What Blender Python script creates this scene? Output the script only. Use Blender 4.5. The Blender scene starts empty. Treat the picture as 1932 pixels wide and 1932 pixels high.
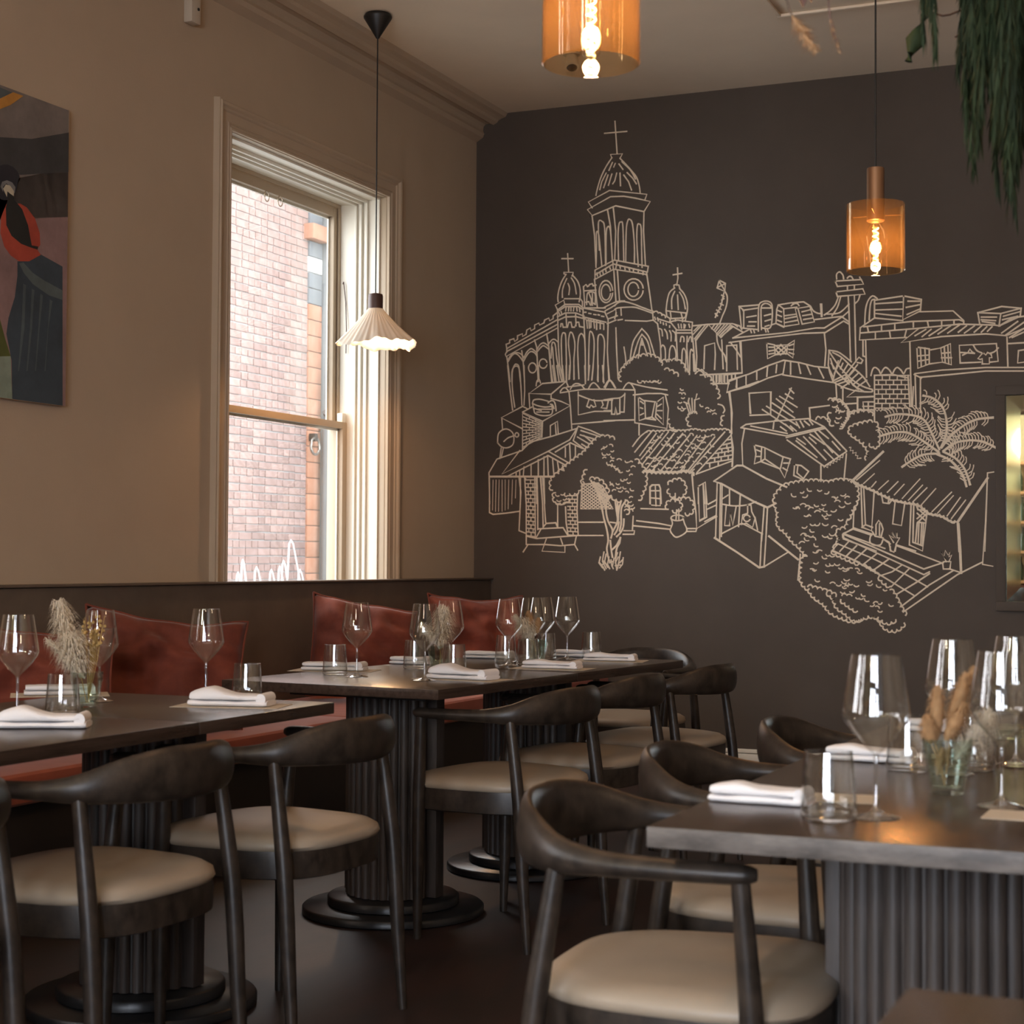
import bpy, bmesh, math, random
from mathutils import Vector, Matrix, noise
random.seed(7)
scn = bpy.context.scene
col = scn.collection
# ------------------------------------------------------------------ camera
F = 3250.0                                   # focal length in pixels of the 1932 px frame
yaw, pit, rol = math.radians(23.55), math.radians(1.646), math.radians(0.333)
CAM = Vector((4.324, -9.355, 1.12))
fwd = Vector((-math.sin(yaw)*math.cos(pit), math.cos(yaw)*math.cos(pit), math.sin(pit)))
r0 = Vector((math.cos(yaw), math.sin(yaw), 0)); u0 = r0.cross(fwd)
RT = math.cos(rol)*r0 + math.sin(rol)*u0
UP = -math.sin(rol)*r0 + math.cos(rol)*u0
cd = bpy.data.cameras.new('camera'); cam = bpy.data.objects.new('camera', cd); col.objects.link(cam)
cd.sensor_width = 36.0; cd.lens = F/1932*36.0; cd.clip_start = 0.05; cd.clip_end = 200
cam.matrix_world = Matrix(((RT.x, UP.x, -fwd.x, CAM.x), (RT.y, UP.y, -fwd.y, CAM.y), (RT.z, UP.z, -fwd.z, CAM.z), (0, 0, 0, 1)))
cd.dof.use_dof = True; cd.dof.focus_distance = 6.8; cd.dof.aperture_fstop = 8.0
scn.camera = cam
scn.view_settings.view_transform = 'Standard'; scn.view_settings.look = 'None'
scn.view_settings.gamma = 1.0; scn.view_settings.use_curve_mapping = False
scn.view_settings.exposure = 0.0
cy = scn.cycles
cy.max_bounces = 10; cy.diffuse_bounces = 4; cy.glossy_bounces = 5; cy.transmission_bounces = 8
cy.transparent_max_bounces = 40; cy.caustics_reflective = False; cy.caustics_refractive = False
cy.sample_clamp_indirect = 4.0
# ------------------------------------------------------------------ overcast sky
w = bpy.data.worlds.new('sky'); scn.world = w; w.use_nodes = True
bg = w.node_tree.nodes['Background']; bg.inputs[0].default_value = (0.93, 0.96, 1.0, 1); bg.inputs[1].default_value = 7.5

def ray(x, y): return fwd + RT*((x-966)/F) + UP*((966-y)/F)
def on_z(x, y, z): d = ray(x, y); return CAM + d*((z-CAM.z)/d.z)
def on_x(x, y, X=0.0): d = ray(x, y); return CAM + d*((X-CAM.x)/d.x)
def on_y(x, y, Y=0.0): d = ray(x, y); return CAM + d*((Y-CAM.y)/d.y)
def on_d(x, y, D): return CAM + ray(x, y)*D

def area(name, loc, rot, sx, sy, power, colr, spread=180):
    l = bpy.data.lights.new(name, 'AREA'); l.shape = 'RECTANGLE'; l.size = sx; l.size_y = sy
    l.energy = power; l.color = colr; l.spread = math.radians(spread)
    o = bpy.data.objects.new(name, l); col.objects.link(o); o.location = loc; o.rotation_euler = rot
    return o
H90 = math.pi/2
# daylight through the windows that lie outside the frame (street front behind the camera, side wall)
for x_, e_ in ((3.2, 34), (4.1, 34), (5.2, 34)):
    area('daylight_street_window', (x_, -12.12, 1.75), (H90, 0, 0), 0.24, 2.3, e_*2.7, (0.80, 0.87, 1.0))
for y_ in (-8.15, -8.85, -10.45, -11.15):
    area('daylight_side_window', (-0.12, y_, 2.1), (H90, 0, -H90), 0.24, 2.0, 40, (0.95, 0.96, 1.0))
p = area('window_portal', (-0.55, -1.92, 2.0), (H90, 0, -H90), 1.6, 2.4, 1, (1, 1, 1)); p.data.cycles.is_portal = True
# unseen warm lamps added to lift the ambient light of the room
for x_, y_ in ((3.1, -8.9), (5.9, -6.1), (5.9, -8.9), (3.1, -11.2)):
    l = bpy.data.lights.new('added_warm_fill', 'POINT'); l.energy = 12; l.color = (1.0, 0.66, 0.40); l.shadow_soft_size = 0.06
    o = bpy.data.objects.new('added_warm_fill', l); col.objects.link(o); o.location = (x_, y_, 2.25)

# ------------------------------------------------------------------ materials
def new_mat(name):
    m = bpy.data.materials.new(name); m.use_nodes = True
    return m, m.node_tree.nodes, m.node_tree.links, m.node_tree.nodes['Principled BSDF']
def mat(name, c, rough=0.6, metal=0.0, var=0.0, vscale=8.0, bump=0.0, bscale=60.0, spec=0.5, stretch=None, sheen=0.0, rnd=0.0, c2=None, trans=0.0):
    m, N, L, P = new_mat(name)
    P.inputs['Base Color'].default_value = (*c, 1); P.inputs['Roughness'].default_value = rough
    P.inputs['Metallic'].default_value = metal; P.inputs['Specular IOR Level'].default_value = spec
    if sheen: P.inputs['Sheen Weight'].default_value = sheen; P.inputs['Sheen Roughness'].default_value = 0.35
    tc = N.new('ShaderNodeTexCoord'); src = tc.outputs['Object']
    if stretch:
        mp = N.new('ShaderNodeMapping'); mp.inputs['Scale'].default_value = stretch; L.new(src, mp.inputs[0]); src = mp.outputs[0]
    if var or c2:
        n = N.new('ShaderNodeTexNoise'); n.inputs['Scale'].default_value = vscale; n.inputs['Detail'].default_value = 6; n.inputs['Roughness'].default_value = 0.62
        L.new(src, n.inputs['Vector'])
        r = N.new('ShaderNodeValToRGB'); r.color_ramp.elements[0].position = 0.32; r.color_ramp.elements[1].position = 0.68
        b = c2 or tuple(x*(1+var) for x in c); a = c if c2 else tuple(x*(1-var) for x in c)
        r.color_ramp.elements[0].color = (*a, 1); r.color_ramp.elements[1].color = (*b, 1)
        L.new(n.outputs['Fac'], r.inputs[0]); out = r.outputs[0]
        if rnd:
            oi = N.new('ShaderNodeObjectInfo'); h = N.new('ShaderNodeHueSaturation'); mr = N.new('ShaderNodeMapRange')
            mr.inputs['To Min'].default_value = 1-rnd; mr.inputs['To Max'].default_value = 1+rnd
            L.new(oi.outputs['Random'], mr.inputs[0]); L.new(mr.outputs[0], h.inputs['Value']); L.new(out, h.inputs['Color']); out = h.outputs[0]
        L.new(out, P.inputs['Base Color'])
    if bump:
        n2 = N.new('ShaderNodeTexNoise'); n2.inputs['Scale'].default_value = bscale; n2.inputs['Detail'].default_value = 4
        L.new(src, n2.inputs['Vector']); bp = N.new('ShaderNodeBump'); bp.inputs['Strength'].default_value = bump; bp.inputs['Distance'].default_value = 0.002
        L.new(n2.outputs['Fac'], bp.inputs['Height']); L.new(bp.outputs[0], P.inputs['Normal'])
    if trans:
        tr = N.new('ShaderNodeBsdfTranslucent'); tr.inputs[0].default_value = (*c, 1); mx = N.new('ShaderNodeMixShader'); mx.inputs[0].default_value = trans
        L.new(P.outputs[0], mx.inputs[1]); L.new(tr.outputs[0], mx.inputs[2]); L.new(mx.outputs[0], N['Material Output'].inputs[0])
    return m
def glass(name, tint=(1, 1, 1), ior=1.5, rough=0.0, gain=1.0, haze=0.0, hc=(1, 1, 1)):
    # thin clear glass: see-through, mirror-like towards grazing angles
    m, N, L, P = new_mat(name); N.remove(P)
    t = N.new('ShaderNodeBsdfTransparent'); t.inputs[0].default_value = (*tint, 1)
    g = N.new('ShaderNodeBsdfGlossy'); g.inputs[1].default_value = rough; g.inputs[0].default_value = (1, 1, 1, 1)
    f = N.new('ShaderNodeFresnel'); ge = N.new('ShaderNodeNewGeometry'); mr = N.new('ShaderNodeMapRange')
    mr.inputs['To Min'].default_value = ior; mr.inputs['To Max'].default_value = 1/ior; L.new(ge.outputs['Backfacing'], mr.inputs[0]); L.new(mr.outputs[0], f.inputs[0])
    q = N.new('ShaderNodeMath'); q.operation = 'MULTIPLY'; q.inputs[1].default_value = gain; q.use_clamp = True
    mx = N.new('ShaderNodeMixShader'); L.new(f.outputs[0], q.inputs[0]); L.new(q.outputs[0], mx.inputs[0])
    body = t.outputs[0]
    if haze:
        d = N.new('ShaderNodeBsdfTranslucent'); d.inputs[0].default_value = (*hc, 1); m2 = N.new('ShaderNodeMixShader'); m2.inputs[0].default_value = haze
        L.new(body, m2.inputs[1]); L.new(d.outputs[0], m2.inputs[2]); body = m2.outputs[0]
    L.new(body, mx.inputs[1]); L.new(g.outputs[0], mx.inputs[2]); L.new(mx.outputs[0], N['Material Output'].inputs[0])
    return m
def emit(name, c, s):
    m, N, L, P = new_mat(name); N.remove(P); e = N.new('ShaderNodeEmission'); e.inputs[0].default_value = (*c, 1); e.inputs[1].default_value = s
    L.new(e.outputs[0], N['Material Output'].inputs[0]); return m
M = {}
M['cream'] = mat('cream_wall_paint', (0.49, 0.385, 0.275), 0.85, var=0.03, vscale=3, bump=0.25, bscale=90)
M['trim'] = mat('cream_gloss_paint', (0.47, 0.37, 0.26), 0.45, bump=0.05, bscale=40)
M['lining'] = mat('lightened_gloss_paint', (0.84, 0.79, 0.68), 0.4, bump=0.05, bscale=40)  # trim paint whitened in colour to stand in for daylight on the jamb
M['ceil'] = mat('ceiling_paint', (0.90, 0.77, 0.60), 0.9, var=0.03, vscale=2, bump=0.1)
M['dark'] = mat('dark_brown_wall_paint', (0.080, 0.061, 0.047), 0.62, var=0.10, vscale=1.6, bump=0.15, bscale=70, spec=0.35)
M['chalk'] = mat('cream_mural_paint', (0.84, 0.70, 0.53), 0.8, var=0.10, vscale=12)
M['panel'] = mat('dark_banquette_panel', (0.125, 0.098, 0.076), 0.6, var=0.12, vscale=5, bump=0.2, bscale=200, spec=0.3)
M['table'] = mat('dark_stained_oak_top', (0.030, 0.019, 0.014), 0.24, c2=(0.060, 0.039, 0.029), vscale=5, stretch=(14, 1.0, 14), bump=0.12, bscale=14, spec=0.36)
M['edge'] = mat('oak_edge_painted_light', (0.055, 0.046, 0.040), 0.5, c2=(0.15, 0.13, 0.115), vscale=3.2, stretch=(5, 5, 16), bump=0.2, bscale=12)  # paler edge colour imitates window light falling on the right-hand tables
M['rib'] = mat('grey_brown_stained_ribs', (0.032, 0.025, 0.021), 0.5, c2=(0.070, 0.055, 0.048), vscale=7, stretch=(8, 8, 0.8), bump=0.15, bscale=14)
M['chair'] = mat('charcoal_stained_chair_wood', (0.012, 0.009, 0.007), 0.38, c2=(0.042, 0.030, 0.022), vscale=5, stretch=(6, 6, 5), bump=0.12, bscale=26, spec=0.38)
M['leather'] = mat('taupe_leather', (0.31, 0.25, 0.185), 0.45, var=0.05, vscale=6, bump=0.12, bscale=220)
M['bench'] = mat('black_brown_bench_base', (0.022, 0.017, 0.014), 0.6, var=0.1)
M['velvet'] = mat('rust_velvet', (0.165, 0.036, 0.018), 0.85, var=0.30, vscale=6, sheen=0.14, bump=0.2, bscale=160)
M['seat'] = mat('rust_seat_fabric', (0.34, 0.080, 0.040), 0.8, var=0.1, vscale=10, sheen=0.25)
M['cloth'] = mat('white_napkin_cotton', (0.78, 0.76, 0.76), 0.9, bump=0.3, bscale=420)
M['card'] = mat('beige_menu_paper', (0.50, 0.42, 0.32), 0.8, var=0.04)
M['glass'] = glass('clear_glass', (0.982, 0.986, 0.982), 1.5, 0.0, 1.45); M['stem'] = glass('solid_glass', (0.90, 0.91, 0.91), 1.5, 0.02, 4.5); M['thick'] = glass('thick_glass', (0.965, 0.972, 0.968), 1.5, 0.0, 2.2)
M['pane'] = glass('window_glass', (0.97, 0.975, 0.97), 1.45)
M['vase'] = glass('green_tinted_pressed_glass', (0.90, 0.955, 0.93), 1.5, 0.02, 1.8)
M['amber'] = glass('amber_glass_painted_glow', (0.97, 0.86, 0.70), 1.5, 0.0, 1.1, 0.013, (1.0, 0.58, 0.22))  # faint orange haze mixed into the glass imitates lens flare glow
M['black'] = mat('black_painted_metal', (0.012, 0.011, 0.010), 0.45)
M['base'] = mat('black_metal_table_base', (0.02, 0.02, 0.021), 0.32, metal=0.3)
M['bronze'] = mat('brushed_brass_socket', (0.42, 0.25, 0.15), 0.35, metal=0.9)
M['walnut'] = mat('dark_walnut', (0.085, 0.04, 0.03), 0.45, var=0.2, stretch=(6, 6, 1))
M['shade'] = mat('pleated_paper_shade', (0.86, 0.79, 0.68), 0.85, trans=0.22)
M['floor'] = mat('dark_red_brown_floorboards', (0.012, 0.008, 0.0065), 0.5, c2=(0.034, 0.015, 0.011), vscale=2.2, stretch=(3, 1, 1), bump=0.1, bscale=20)
M['fil'] = emit('glowing_filament', (1.0, 0.62, 0.22), 55)
M['brick'] = mat('pale_red_brick', (0.27, 0.18, 0.155), 0.9, c2=(0.36, 0.26, 0.235), vscale=9, rnd=0.16, bump=0.4, bscale=30)
M['mortar'] = mat('pale_lime_mortar', (0.42, 0.41, 0.40), 0.95)
M['terra'] = mat('orange_terracotta', (0.36, 0.165, 0.10), 0.85, c2=(0.44, 0.24, 0.165), vscale=5, rnd=0.08)
M['lime'] = mat('grey_limestone', (0.17, 0.185, 0.20), 0.85, var=0.08)
M['palew'] = mat('white_painted_stone', (0.80, 0.80, 0.78), 0.8)
M['render'] = mat('pale_grey_render', (0.25, 0.26, 0.265), 0.9, var=0.05)
M['pipe'] = mat('grey_lead_pipe', (0.12, 0.122, 0.125), 0.6)
M['white'] = mat('white_enamel', (0.78, 0.78, 0.76), 0.4)
M['plast'] = mat('cream_plastic', (0.55, 0.47, 0.37), 0.4)
M['pampas'] = mat('pale_pampas', (0.82, 0.74, 0.60), 0.95, var=0.1, vscale=30, trans=0.3)
M['bunny'] = mat('tan_dried_grass', (0.52, 0.32, 0.16), 0.95, var=0.2, vscale=30, trans=0.25)
M['gold'] = mat('golden_dried_flower', (0.50, 0.33, 0.12), 0.9, var=0.2, vscale=30, trans=0.2)
M['leaf'] = mat('dark_green_leaves', (0.006, 0.014, 0.005), 0.8, c2=(0.026, 0.046, 0.010), vscale=3.0, trans=0.25)
M['twig'] = mat('brown_twig', (0.07, 0.04, 0.025), 0.8)
M['mirror'] = mat('silvered_mirror', (0.86, 0.87, 0.80), 0.015, metal=1.0)
M['bevelm'] = mat('green_bevelled_mirror', (0.66, 0.70, 0.58), 0.04, metal=1.0)
M['brass'] = mat('dull_steel', (0.3, 0.29, 0.27), 0.35, metal=0.9)

# ------------------------------------------------------------------ mesh helpers
class MB:
    def __init__(s): s.v = []; s.f = []; s.mi = []
    def add(s, vs, fs, k=0):
        o = len(s.v); s.v += [tuple(v) for v in vs]; s.f += [tuple(i+o for i in f) for f in fs]; s.mi += [k]*len(fs); return s
    def box(s, x0, x1, y0, y1, z0, z1, k=0):
        vs = [(x, y, z) for z in (z0, z1) for y in (y0, y1) for x in (x0, x1)]
        return s.add(vs, [(0, 2, 3, 1), (4, 5, 7, 6), (0, 1, 5, 4), (2, 6, 7, 3), (0, 4, 6, 2), (1, 3, 7, 5)], k)
    def lathe(s, prof, seg=32, c=(0, 0, 0), closed=False, wob=None):
        vs = []; fs = []; n = len(prof)
        for r, z in prof:
            for j in range(seg):
                a = 2*math.pi*j/seg; rr, zz = (r, z) if not wob else wob(r, z, a)
                vs.append((c[0]+rr*math.cos(a), c[1]+rr*math.sin(a), c[2]+zz))
        for i in range(n-1 if not closed else n):
            a0 = i*seg; b0 = ((i+1) % n)*seg
            for j in range(seg):
                k = (j+1) % seg; fs.append((a0+j, a0+k, b0+k, b0+j))
        if not closed:
            if prof[0][0] > 1e-6: fs.append(tuple(range(seg-1, -1, -1)))
            if prof[-1][0] > 1e-6: fs.append(tuple((n-1)*seg+j for j in range(seg)))
        return s.add(vs, fs)
    def tube(s, pts, rad, seg=8, flat=None, upv=Vector((0, 0, 1))):
        pts = [Vector(p) for p in pts]; n = len(pts); vs = []; fs = []
        if not hasattr(rad, '__len__'): rad = [rad]*n
        for i, p in enumerate(pts):
            t = (pts[min(i+1, n-1)]-pts[max(i-1, 0)]).normalized()
            u = upv if abs(t.dot(upv)) < 0.95 else Vector((1, 0, 0))
            a = t.cross(u).normalized(); b = a.cross(t).normalized()
            rx, ry = (rad[i], rad[i]) if flat is None else flat[i]
            for j in range(seg):
                th = 2*math.pi*j/seg; cx, sx = math.cos(th), math.sin(th)
                vs.append(p + a*(rx*cx) + b*(ry*sx))
        for i in range(n-1):
            for j in range(seg):
                k = (j+1) % seg; fs.append((i*seg+j, i*seg+k, (i+1)*seg+k, (i+1)*seg+j))
        fs.append(tuple(range(seg-1, -1, -1))); fs.append(tuple((n-1)*seg+j for j in range(seg)))
        return s.add(vs, fs)
    def build(s, name, m, parent=None, smooth=False, bevel=0.0, sub=0, loc=None, bseg=2):
        me = bpy.data.meshes.new(name); me.from_pydata(s.v, [], s.f); me.update()
        for q in (m if isinstance(m, (list, tuple)) else [m]): me.materials.append(M[q])
        if isinstance(m, (list, tuple)): me.polygons.foreach_set('material_index', s.mi)
        bm = bmesh.new(); bm.from_mesh(me); bmesh.ops.recalc_face_normals(bm, faces=bm.faces)
        if bevel: bmesh.ops.bevel(bm, geom=[e for e in bm.edges if len(e.link_faces) == 2 and e.calc_face_angle(0) > 0.6], offset=bevel, segments=bseg, profile=0.6, affect='EDGES')
        bm.to_mesh(me); bm.free()
        if smooth or bevel:
            me.polygons.foreach_set('use_smooth', [True]*len(me.polygons))
            try: me.set_sharp_from_angle(angle=math.radians(50 if smooth else 35))
            except Exception: pass
        o = bpy.data.objects.new(name, me); col.objects.link(o)
        if parent: o.parent = parent
        if loc: o.location = loc
        if sub: q = o.modifiers.new('sub', 'SUBSURF'); q.levels = sub; q.render_levels = sub
        return o
def tag(o, label=None, cat=None, group=None, kind=None):
    if label: o['label'] = label
    if cat: o['category'] = cat
    if group: o['group'] = group
    if kind: o['kind'] = kind
    return o
def thing(name, label, cat, loc=(0, 0, 0), rz=0, group=None):
    o = bpy.data.objects.new(name, None); col.objects.link(o); o.location = loc; o.rotation_euler = (0, 0, rz)
    o.empty_display_size = 0.05
    return tag(o, label, cat, group)
def dup(root, loc, rz=0.0, label=None, group=None, scale=None):
    def cp(o, par):
        c = o.copy(); col.objects.link(c)
        if par: c.parent = par
        for ch in list(o.children): cp(ch, c)
        return c
    r = cp(root, None); r.location = loc; r.rotation_euler = (0, 0, rz)
    if label: r['label'] = label
    if group: r['group'] = group
    if scale: r.scale = scale
    return r
def catmull(P, n=6):
    P = [Vector(p) for p in P]; out = []
    for i in range(len(P)-1):
        a = P[max(i-1, 0)]; b = P[i]; c = P[i+1]; d = P[min(i+2, len(P)-1)]
        for j in range(n):
            t = j/n; out.append(0.5*((2*b)+(c-a)*t+(2*a-5*b+4*c-d)*t*t+(3*b-a-3*c+d)*t**3))
    out.append(P[-1]); return out

# ------------------------------------------------------------------ room shell
XR, YF, ZC = 7.6, -12.0, 3.80
WT = 0.345; WY0, WY1, WZ1, WZ0 = -2.70, -1.15, 3.084, 0.80      # window opening in the left wall
w_ = MB()
ops = [(-11.3, -11.0), (-10.6, -10.3), (-9.0, -8.7), (-8.3, -8.0), (WY0, WY1)]     # openings along the left wall
ys = [YF-0.3]+[v for o in ops for v in o]+[0.0]
for i in range(0, len(ys), 2): w_.box(-WT, 0, ys[i], ys[i+1], 0, ZC+0.1)
for i, (a, b) in enumerate(ops):
    z0, z1 = (WZ0, WZ1) if i == 4 else (1.05, 3.1)
    w_.box(-WT, 0, a, b, 0, z0); w_.box(-WT, 0, a, b, z1, ZC+0.1)
tag(w_.build('wall_left', 'cream'), kind='structure')
tag(MB().box(-0.3, XR+0.3, 0, 0.3, 0, ZC+0.1).build('wall_back', 'dark'), kind='structure')
tag(MB().box(XR, XR+0.3, YF-0.3, 0, 0, ZC+0.1).build('wall_right', 'cream'), kind='structure')
wf = MB(); xs = [(-0.3, 3.03), (3.37, 3.93), (4.27, 5.03), (5.37, XR+0.3)]
for a, b in xs: wf.box(a, b, YF-0.3, YF, 0, ZC+0.1)
for a, b in ((3.03, 3.37), (3.93, 4.27), (5.03, 5.37)): wf.box(a, b, YF-0.3, YF, 0, 0.55); wf.box(a, b, YF-0.3, YF, 2.95, ZC+0.1)
tag(wf.build('wall_front', 'dark'), kind='structure')
tag(MB().box(-0.3, XR+0.3, YF-0.3, 0.3, -0.1, 0).build('floor', 'floor'), kind='structure')
tag(MB().box(-0.3, XR+0.3, YF-0.3, 0.3, ZC, ZC+0.1).build('ceiling', 'ceil'), kind='structure')
# frames of the unseen windows
k = 2
for a, b in ((3.03, 3.37), (3.93, 4.27), (5.03, 5.37)):
    t = MB().box(a, b, YF-0.1, YF-0.04, 0.55, 0.62).box(a, b, YF-0.1, YF-0.04, 2.88, 2.95).box(a, a+.05, YF-0.1, YF-0.04, 0.62, 2.88).box(b-.05, b, YF-0.1, YF-0.04, 0.62, 2.88).box(a+.05, b-.05, YF-0.1, YF-0.05, 2.2, 2.25).build('window_%d' % k, 'black'); tag(t, kind='structure'); k += 1
for a, b in ops[:4]:
    t = MB().box(-0.1, -0.05, a, b, 1.05, 1.11).box(-0.1, -0.05, a, b, 3.04, 3.1).box(-0.1, -0.05, a, a+.05, 1.11, 3.04).box(-0.1, -0.05, b-.05, b, 1.11, 3.04).box(-0.1, -0.05, a+.05, b-.05, 2.0, 2.05).build('window_%d' % k, 'trim'); tag(t, kind='structure'); k += 1
# cornice: profile read off its cut end against the dark wall
prof = [(897, 269), (911, 260), (914, 253), (911.5, 247), (912.5, 240), (916, 235), (923.5, 233.5), (931, 236), (938, 231.5), (941, 227), (947, 223.5), (954, 220.5), (958, 215.5)]
P = [on_y(x, y, 0.0) for x, y in prof]; P = [(max(0.0, p.x), p.z) for p in P]; P[0] = (0.0, P[0][1]); P[-1] = (P[-1][0], ZC-0.001); P.append((0.0, ZC-0.001))
vs = []; n = len(P)
for Y in (YF, -0.001): vs += [(x, Y, z) for x, z in P]
o = MB().add(vs, [(i, (i+1) % n, n+(i+1) % n, n+i) for i in range(n)]+[tuple(range(n)), tuple(range(2*n-1, n-1, -1))]).build('trim_1', 'cream'); tag(o, kind='structure')
# skirting on the mural wall: board and cap bead
o = tag(MB().box(0.75, XR, -0.018, -0.0005, 0, 0.058).build('baseboard_back', 'lining', bevel=0.002), kind='structure')
MB().box(0.75, XR, -0.013, -0.0005, 0.062, 0.084).build('cap_bead', 'lining', o, bevel=0.003)
# ------------------------------------------------------------------ sash window in the left wall
win = thing('window_1', None, None, (0, 0, 0)); win['kind'] = 'structure'
def frame_ring(name, y0, y1, z0, z1, prof, m='trim', bottom=False):
    # architrave of the given cross-section (distance outwards from the opening, X) around left, top and right
    mb = MB(); n = len(prof); path = [(y0, z0, -1, 0), (y0, z1, -1, 1), (y1, z1, 1, 1), (y1, z0, 1, 0)]
    vs = [(x, y+sy*d, z+sz*d) for y, z, sy, sz in path for d, x in prof]
    fs = [(s*n+i, s*n+(i+1) % n, (s+1)*n+(i+1) % n, (s+1)*n+i) for s in range(3) for i in range(n)]
    fs += [tuple(range(n)), tuple(range(4*n-1, 3*n-1, -1))]
    return mb.add(vs, fs).build(name, 'cream', win)
# moulded architrave on the room side
frame_ring('architrave', WY0, WY1, 0.90, WZ1, [(d*0.86, x*0.66) for d, x in [(0.0, 0.0), (0.0, 0.026), (0.010, 0.030), (0.016, 0.022), (0.026, 0.022), (0.032, 0.030), (0.040, 0.024), (0.085, 0.024), (0.092, 0.034), (0.104, 0.036), (0.114, 0.052), (0.128, 0.056), (0.134, 0.046), (0.142, 0.046), (0.146, 0.0)]])
# reveal lining, stepped mouldings and sash box, from the room outwards
def lining(name, x0, x1, inset, m='trim'):
    y0, y1, z1 = WY0, WY1, WZ1
    mb = MB().box(x0, x1, y1-inset, y1+0.001, 0.99, z1-inset).box(x0, x1, y0-0.001, y0+inset, 0.99, z1-inset).box(x0, x1, y0-0.001, y1+0.001, z1-inset, z1+0.001)
    return mb.build(name, m, win, bevel=0.002)
lining('step', -0.036, 0.0, 0.003)
lining('lining', -0.102, -0.037, 0.014, 'lining')
for i, (x0, x1, q) in enumerate(((-0.118, -0.103, 0.030), (-0.131, -0.120, 0.020), (-0.147, -0.133, 0.038), (-0.158, -0.149, 0.030), (-0.173, -0.160, 0.046))):
    lining('bead', x0, x1, q, 'lining')
lining('sash_box', -0.262, -0.175, 0.034, 'lining')
lining('parting_bead', -0.272, -0.263, 0.052)
lining('outer_box', -0.335, -0.273, 0.034)
MB().box(-0.34, 0.0, WY0-0.002, WY1+0.002, 0.801, 0.83).build('window_sill', 'trim', win, bevel=0.004)
IY0, IY1 = WY0+0.036, WY1-0.036
def sash(name, x0, x1, z0, z1, st, top, bot):
    s = MB().box(x0, x1, IY0, IY0+st, z0, z1).box(x0, x1, IY1-st, IY1, z0, z1).box(x0, x1, IY0+st, IY1-st, z1-top, z1).box(x0, x1, IY0+st, IY1-st, z0, z0+bot)
    o = s.build(name, 'trim', win, bevel=0.003)
    xm = (x0+x1)/2
    MB().box(x0+0.008, x0+0.016, IY0+st, IY1-st, z0+bot, z0+bot+0.012).box(x0+0.008, x0+0.016, IY1-st-0.012, IY1-st, z0+bot, z1-top).box(x0+0.008, x0+0.016, IY0+st, IY1-st, z1-top-0.012, z1-top).build('glazing_bead', 'lining', o)
    MB().box(xm-0.002, xm+0.002, IY0+st-0.004, IY1-st+0.004, z0+bot-0.004, z1-top+0.004).build('pane', 'pane', o)
    return o
sash('lower_sash', -0.254, -0.212, 0.832, 1.865, 0.048, 0.036, 0.075)
sash('upper_sash', -0.320, -0.276, 1.83, WZ1-0.048, 0.050, 0.055, 0.030)
for y in (IY0+0.004, IY1-0.046):      # horns standing on the lower sash
    MB().box(-0.250, -0.216, y, y+0.042, 1.865, 1.915).build('sash_horn', 'lining', win, bevel=0.006)
# pulley, cord and ring pulls on the window
MB().tube([(-0.245, IY1-0.001, 2.62), (-0.235, IY1-0.012, 2.63), (-0.225, IY1-0.004, 2.52), (-0.215, IY1-0.012, 2.36), (-0.218, IY1-0.01, 2.24)], 0.0025, 6).build('sash_cord', 'walnut', win, smooth=True)
for y in (-1.93, -1.80):
    pts = [(-0.272, y+0.022*math.sin(a), 2.985+0.026*math.cos(a)-0.03) for a in [i*math.pi/8 for i in range(17)]]
    MB().tube(pts, 0.003, 6).build('ring_pull', 'trim', win, smooth=True)

# ------------------------------------------------------------------ what the window looks out on
BX = -4.6
bw = thing('neighbouring_building', 'pale red brick building across the alley seen through the window', 'building', (BX, 5.0, 0))
def bpart(mb, name, m, **k):
    mb.v = [(x-BX, y-5.0, z) for x, y, z in mb.v]; return mb.build(name, m, bw, **k)
bpart(MB().box(BX-0.3, BX-0.012, 1.0, 5.86, 0, 6.2), 'wall', 'mortar')
rng = random.Random(3); meshes = []
for L_ in (0.215, 0.100):
    for q in range(3):
        b = MB().box(0, 0.012+0.002*q, -L_/2, L_/2, -0.0325, 0.0325).build('brick', 'brick', None, bevel=0.003, bseg=1); meshes.append((L_, b.data)); bpy.data.objects.remove(b)
cand = []; pitch = 0.0765
for r in range(0, 80):
    z = 0.05+r*pitch; y = 5.86; header = (r % 3 == 1)
    first = r % 2
    while y > 1.05:
        L_ = 0.100 if (header and rng.random() < 0.75) or rng.random() < 0.08 or first else 0.215; first = 0
        cand.append((y-L_/2, z+rng.uniform(-0.003, 0.003), L_)); y -= L_+0.011
vis = [c for c in cand if c[0] > 4.38 and 0.85 < c[1] < 5.15]
vis.sort(key=lambda c: -c[0]*0 + (c[1]-2.6)**2*0.4 + (5.9-c[0])**2*0.3); near = set(vis[:300])
rest = MB()
for c in cand:
    if c in near:
        me = rng.choice([m_ for l, m_ in meshes if l == c[2]])
        o = bpy.data.objects.new('brick', me); col.objects.link(o); o.parent = bw; o.location = (-0.012, c[0]-5.0, c[1])
    else: rest.box(BX-0.012, BX+0.001, c[0]-c[2]/2, c[0]+c[2]/2, c[1]-0.0325, c[1]+0.0325)
tag(bpart(rest, 'brick_field', 'brick'), kind='stuff')
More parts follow.
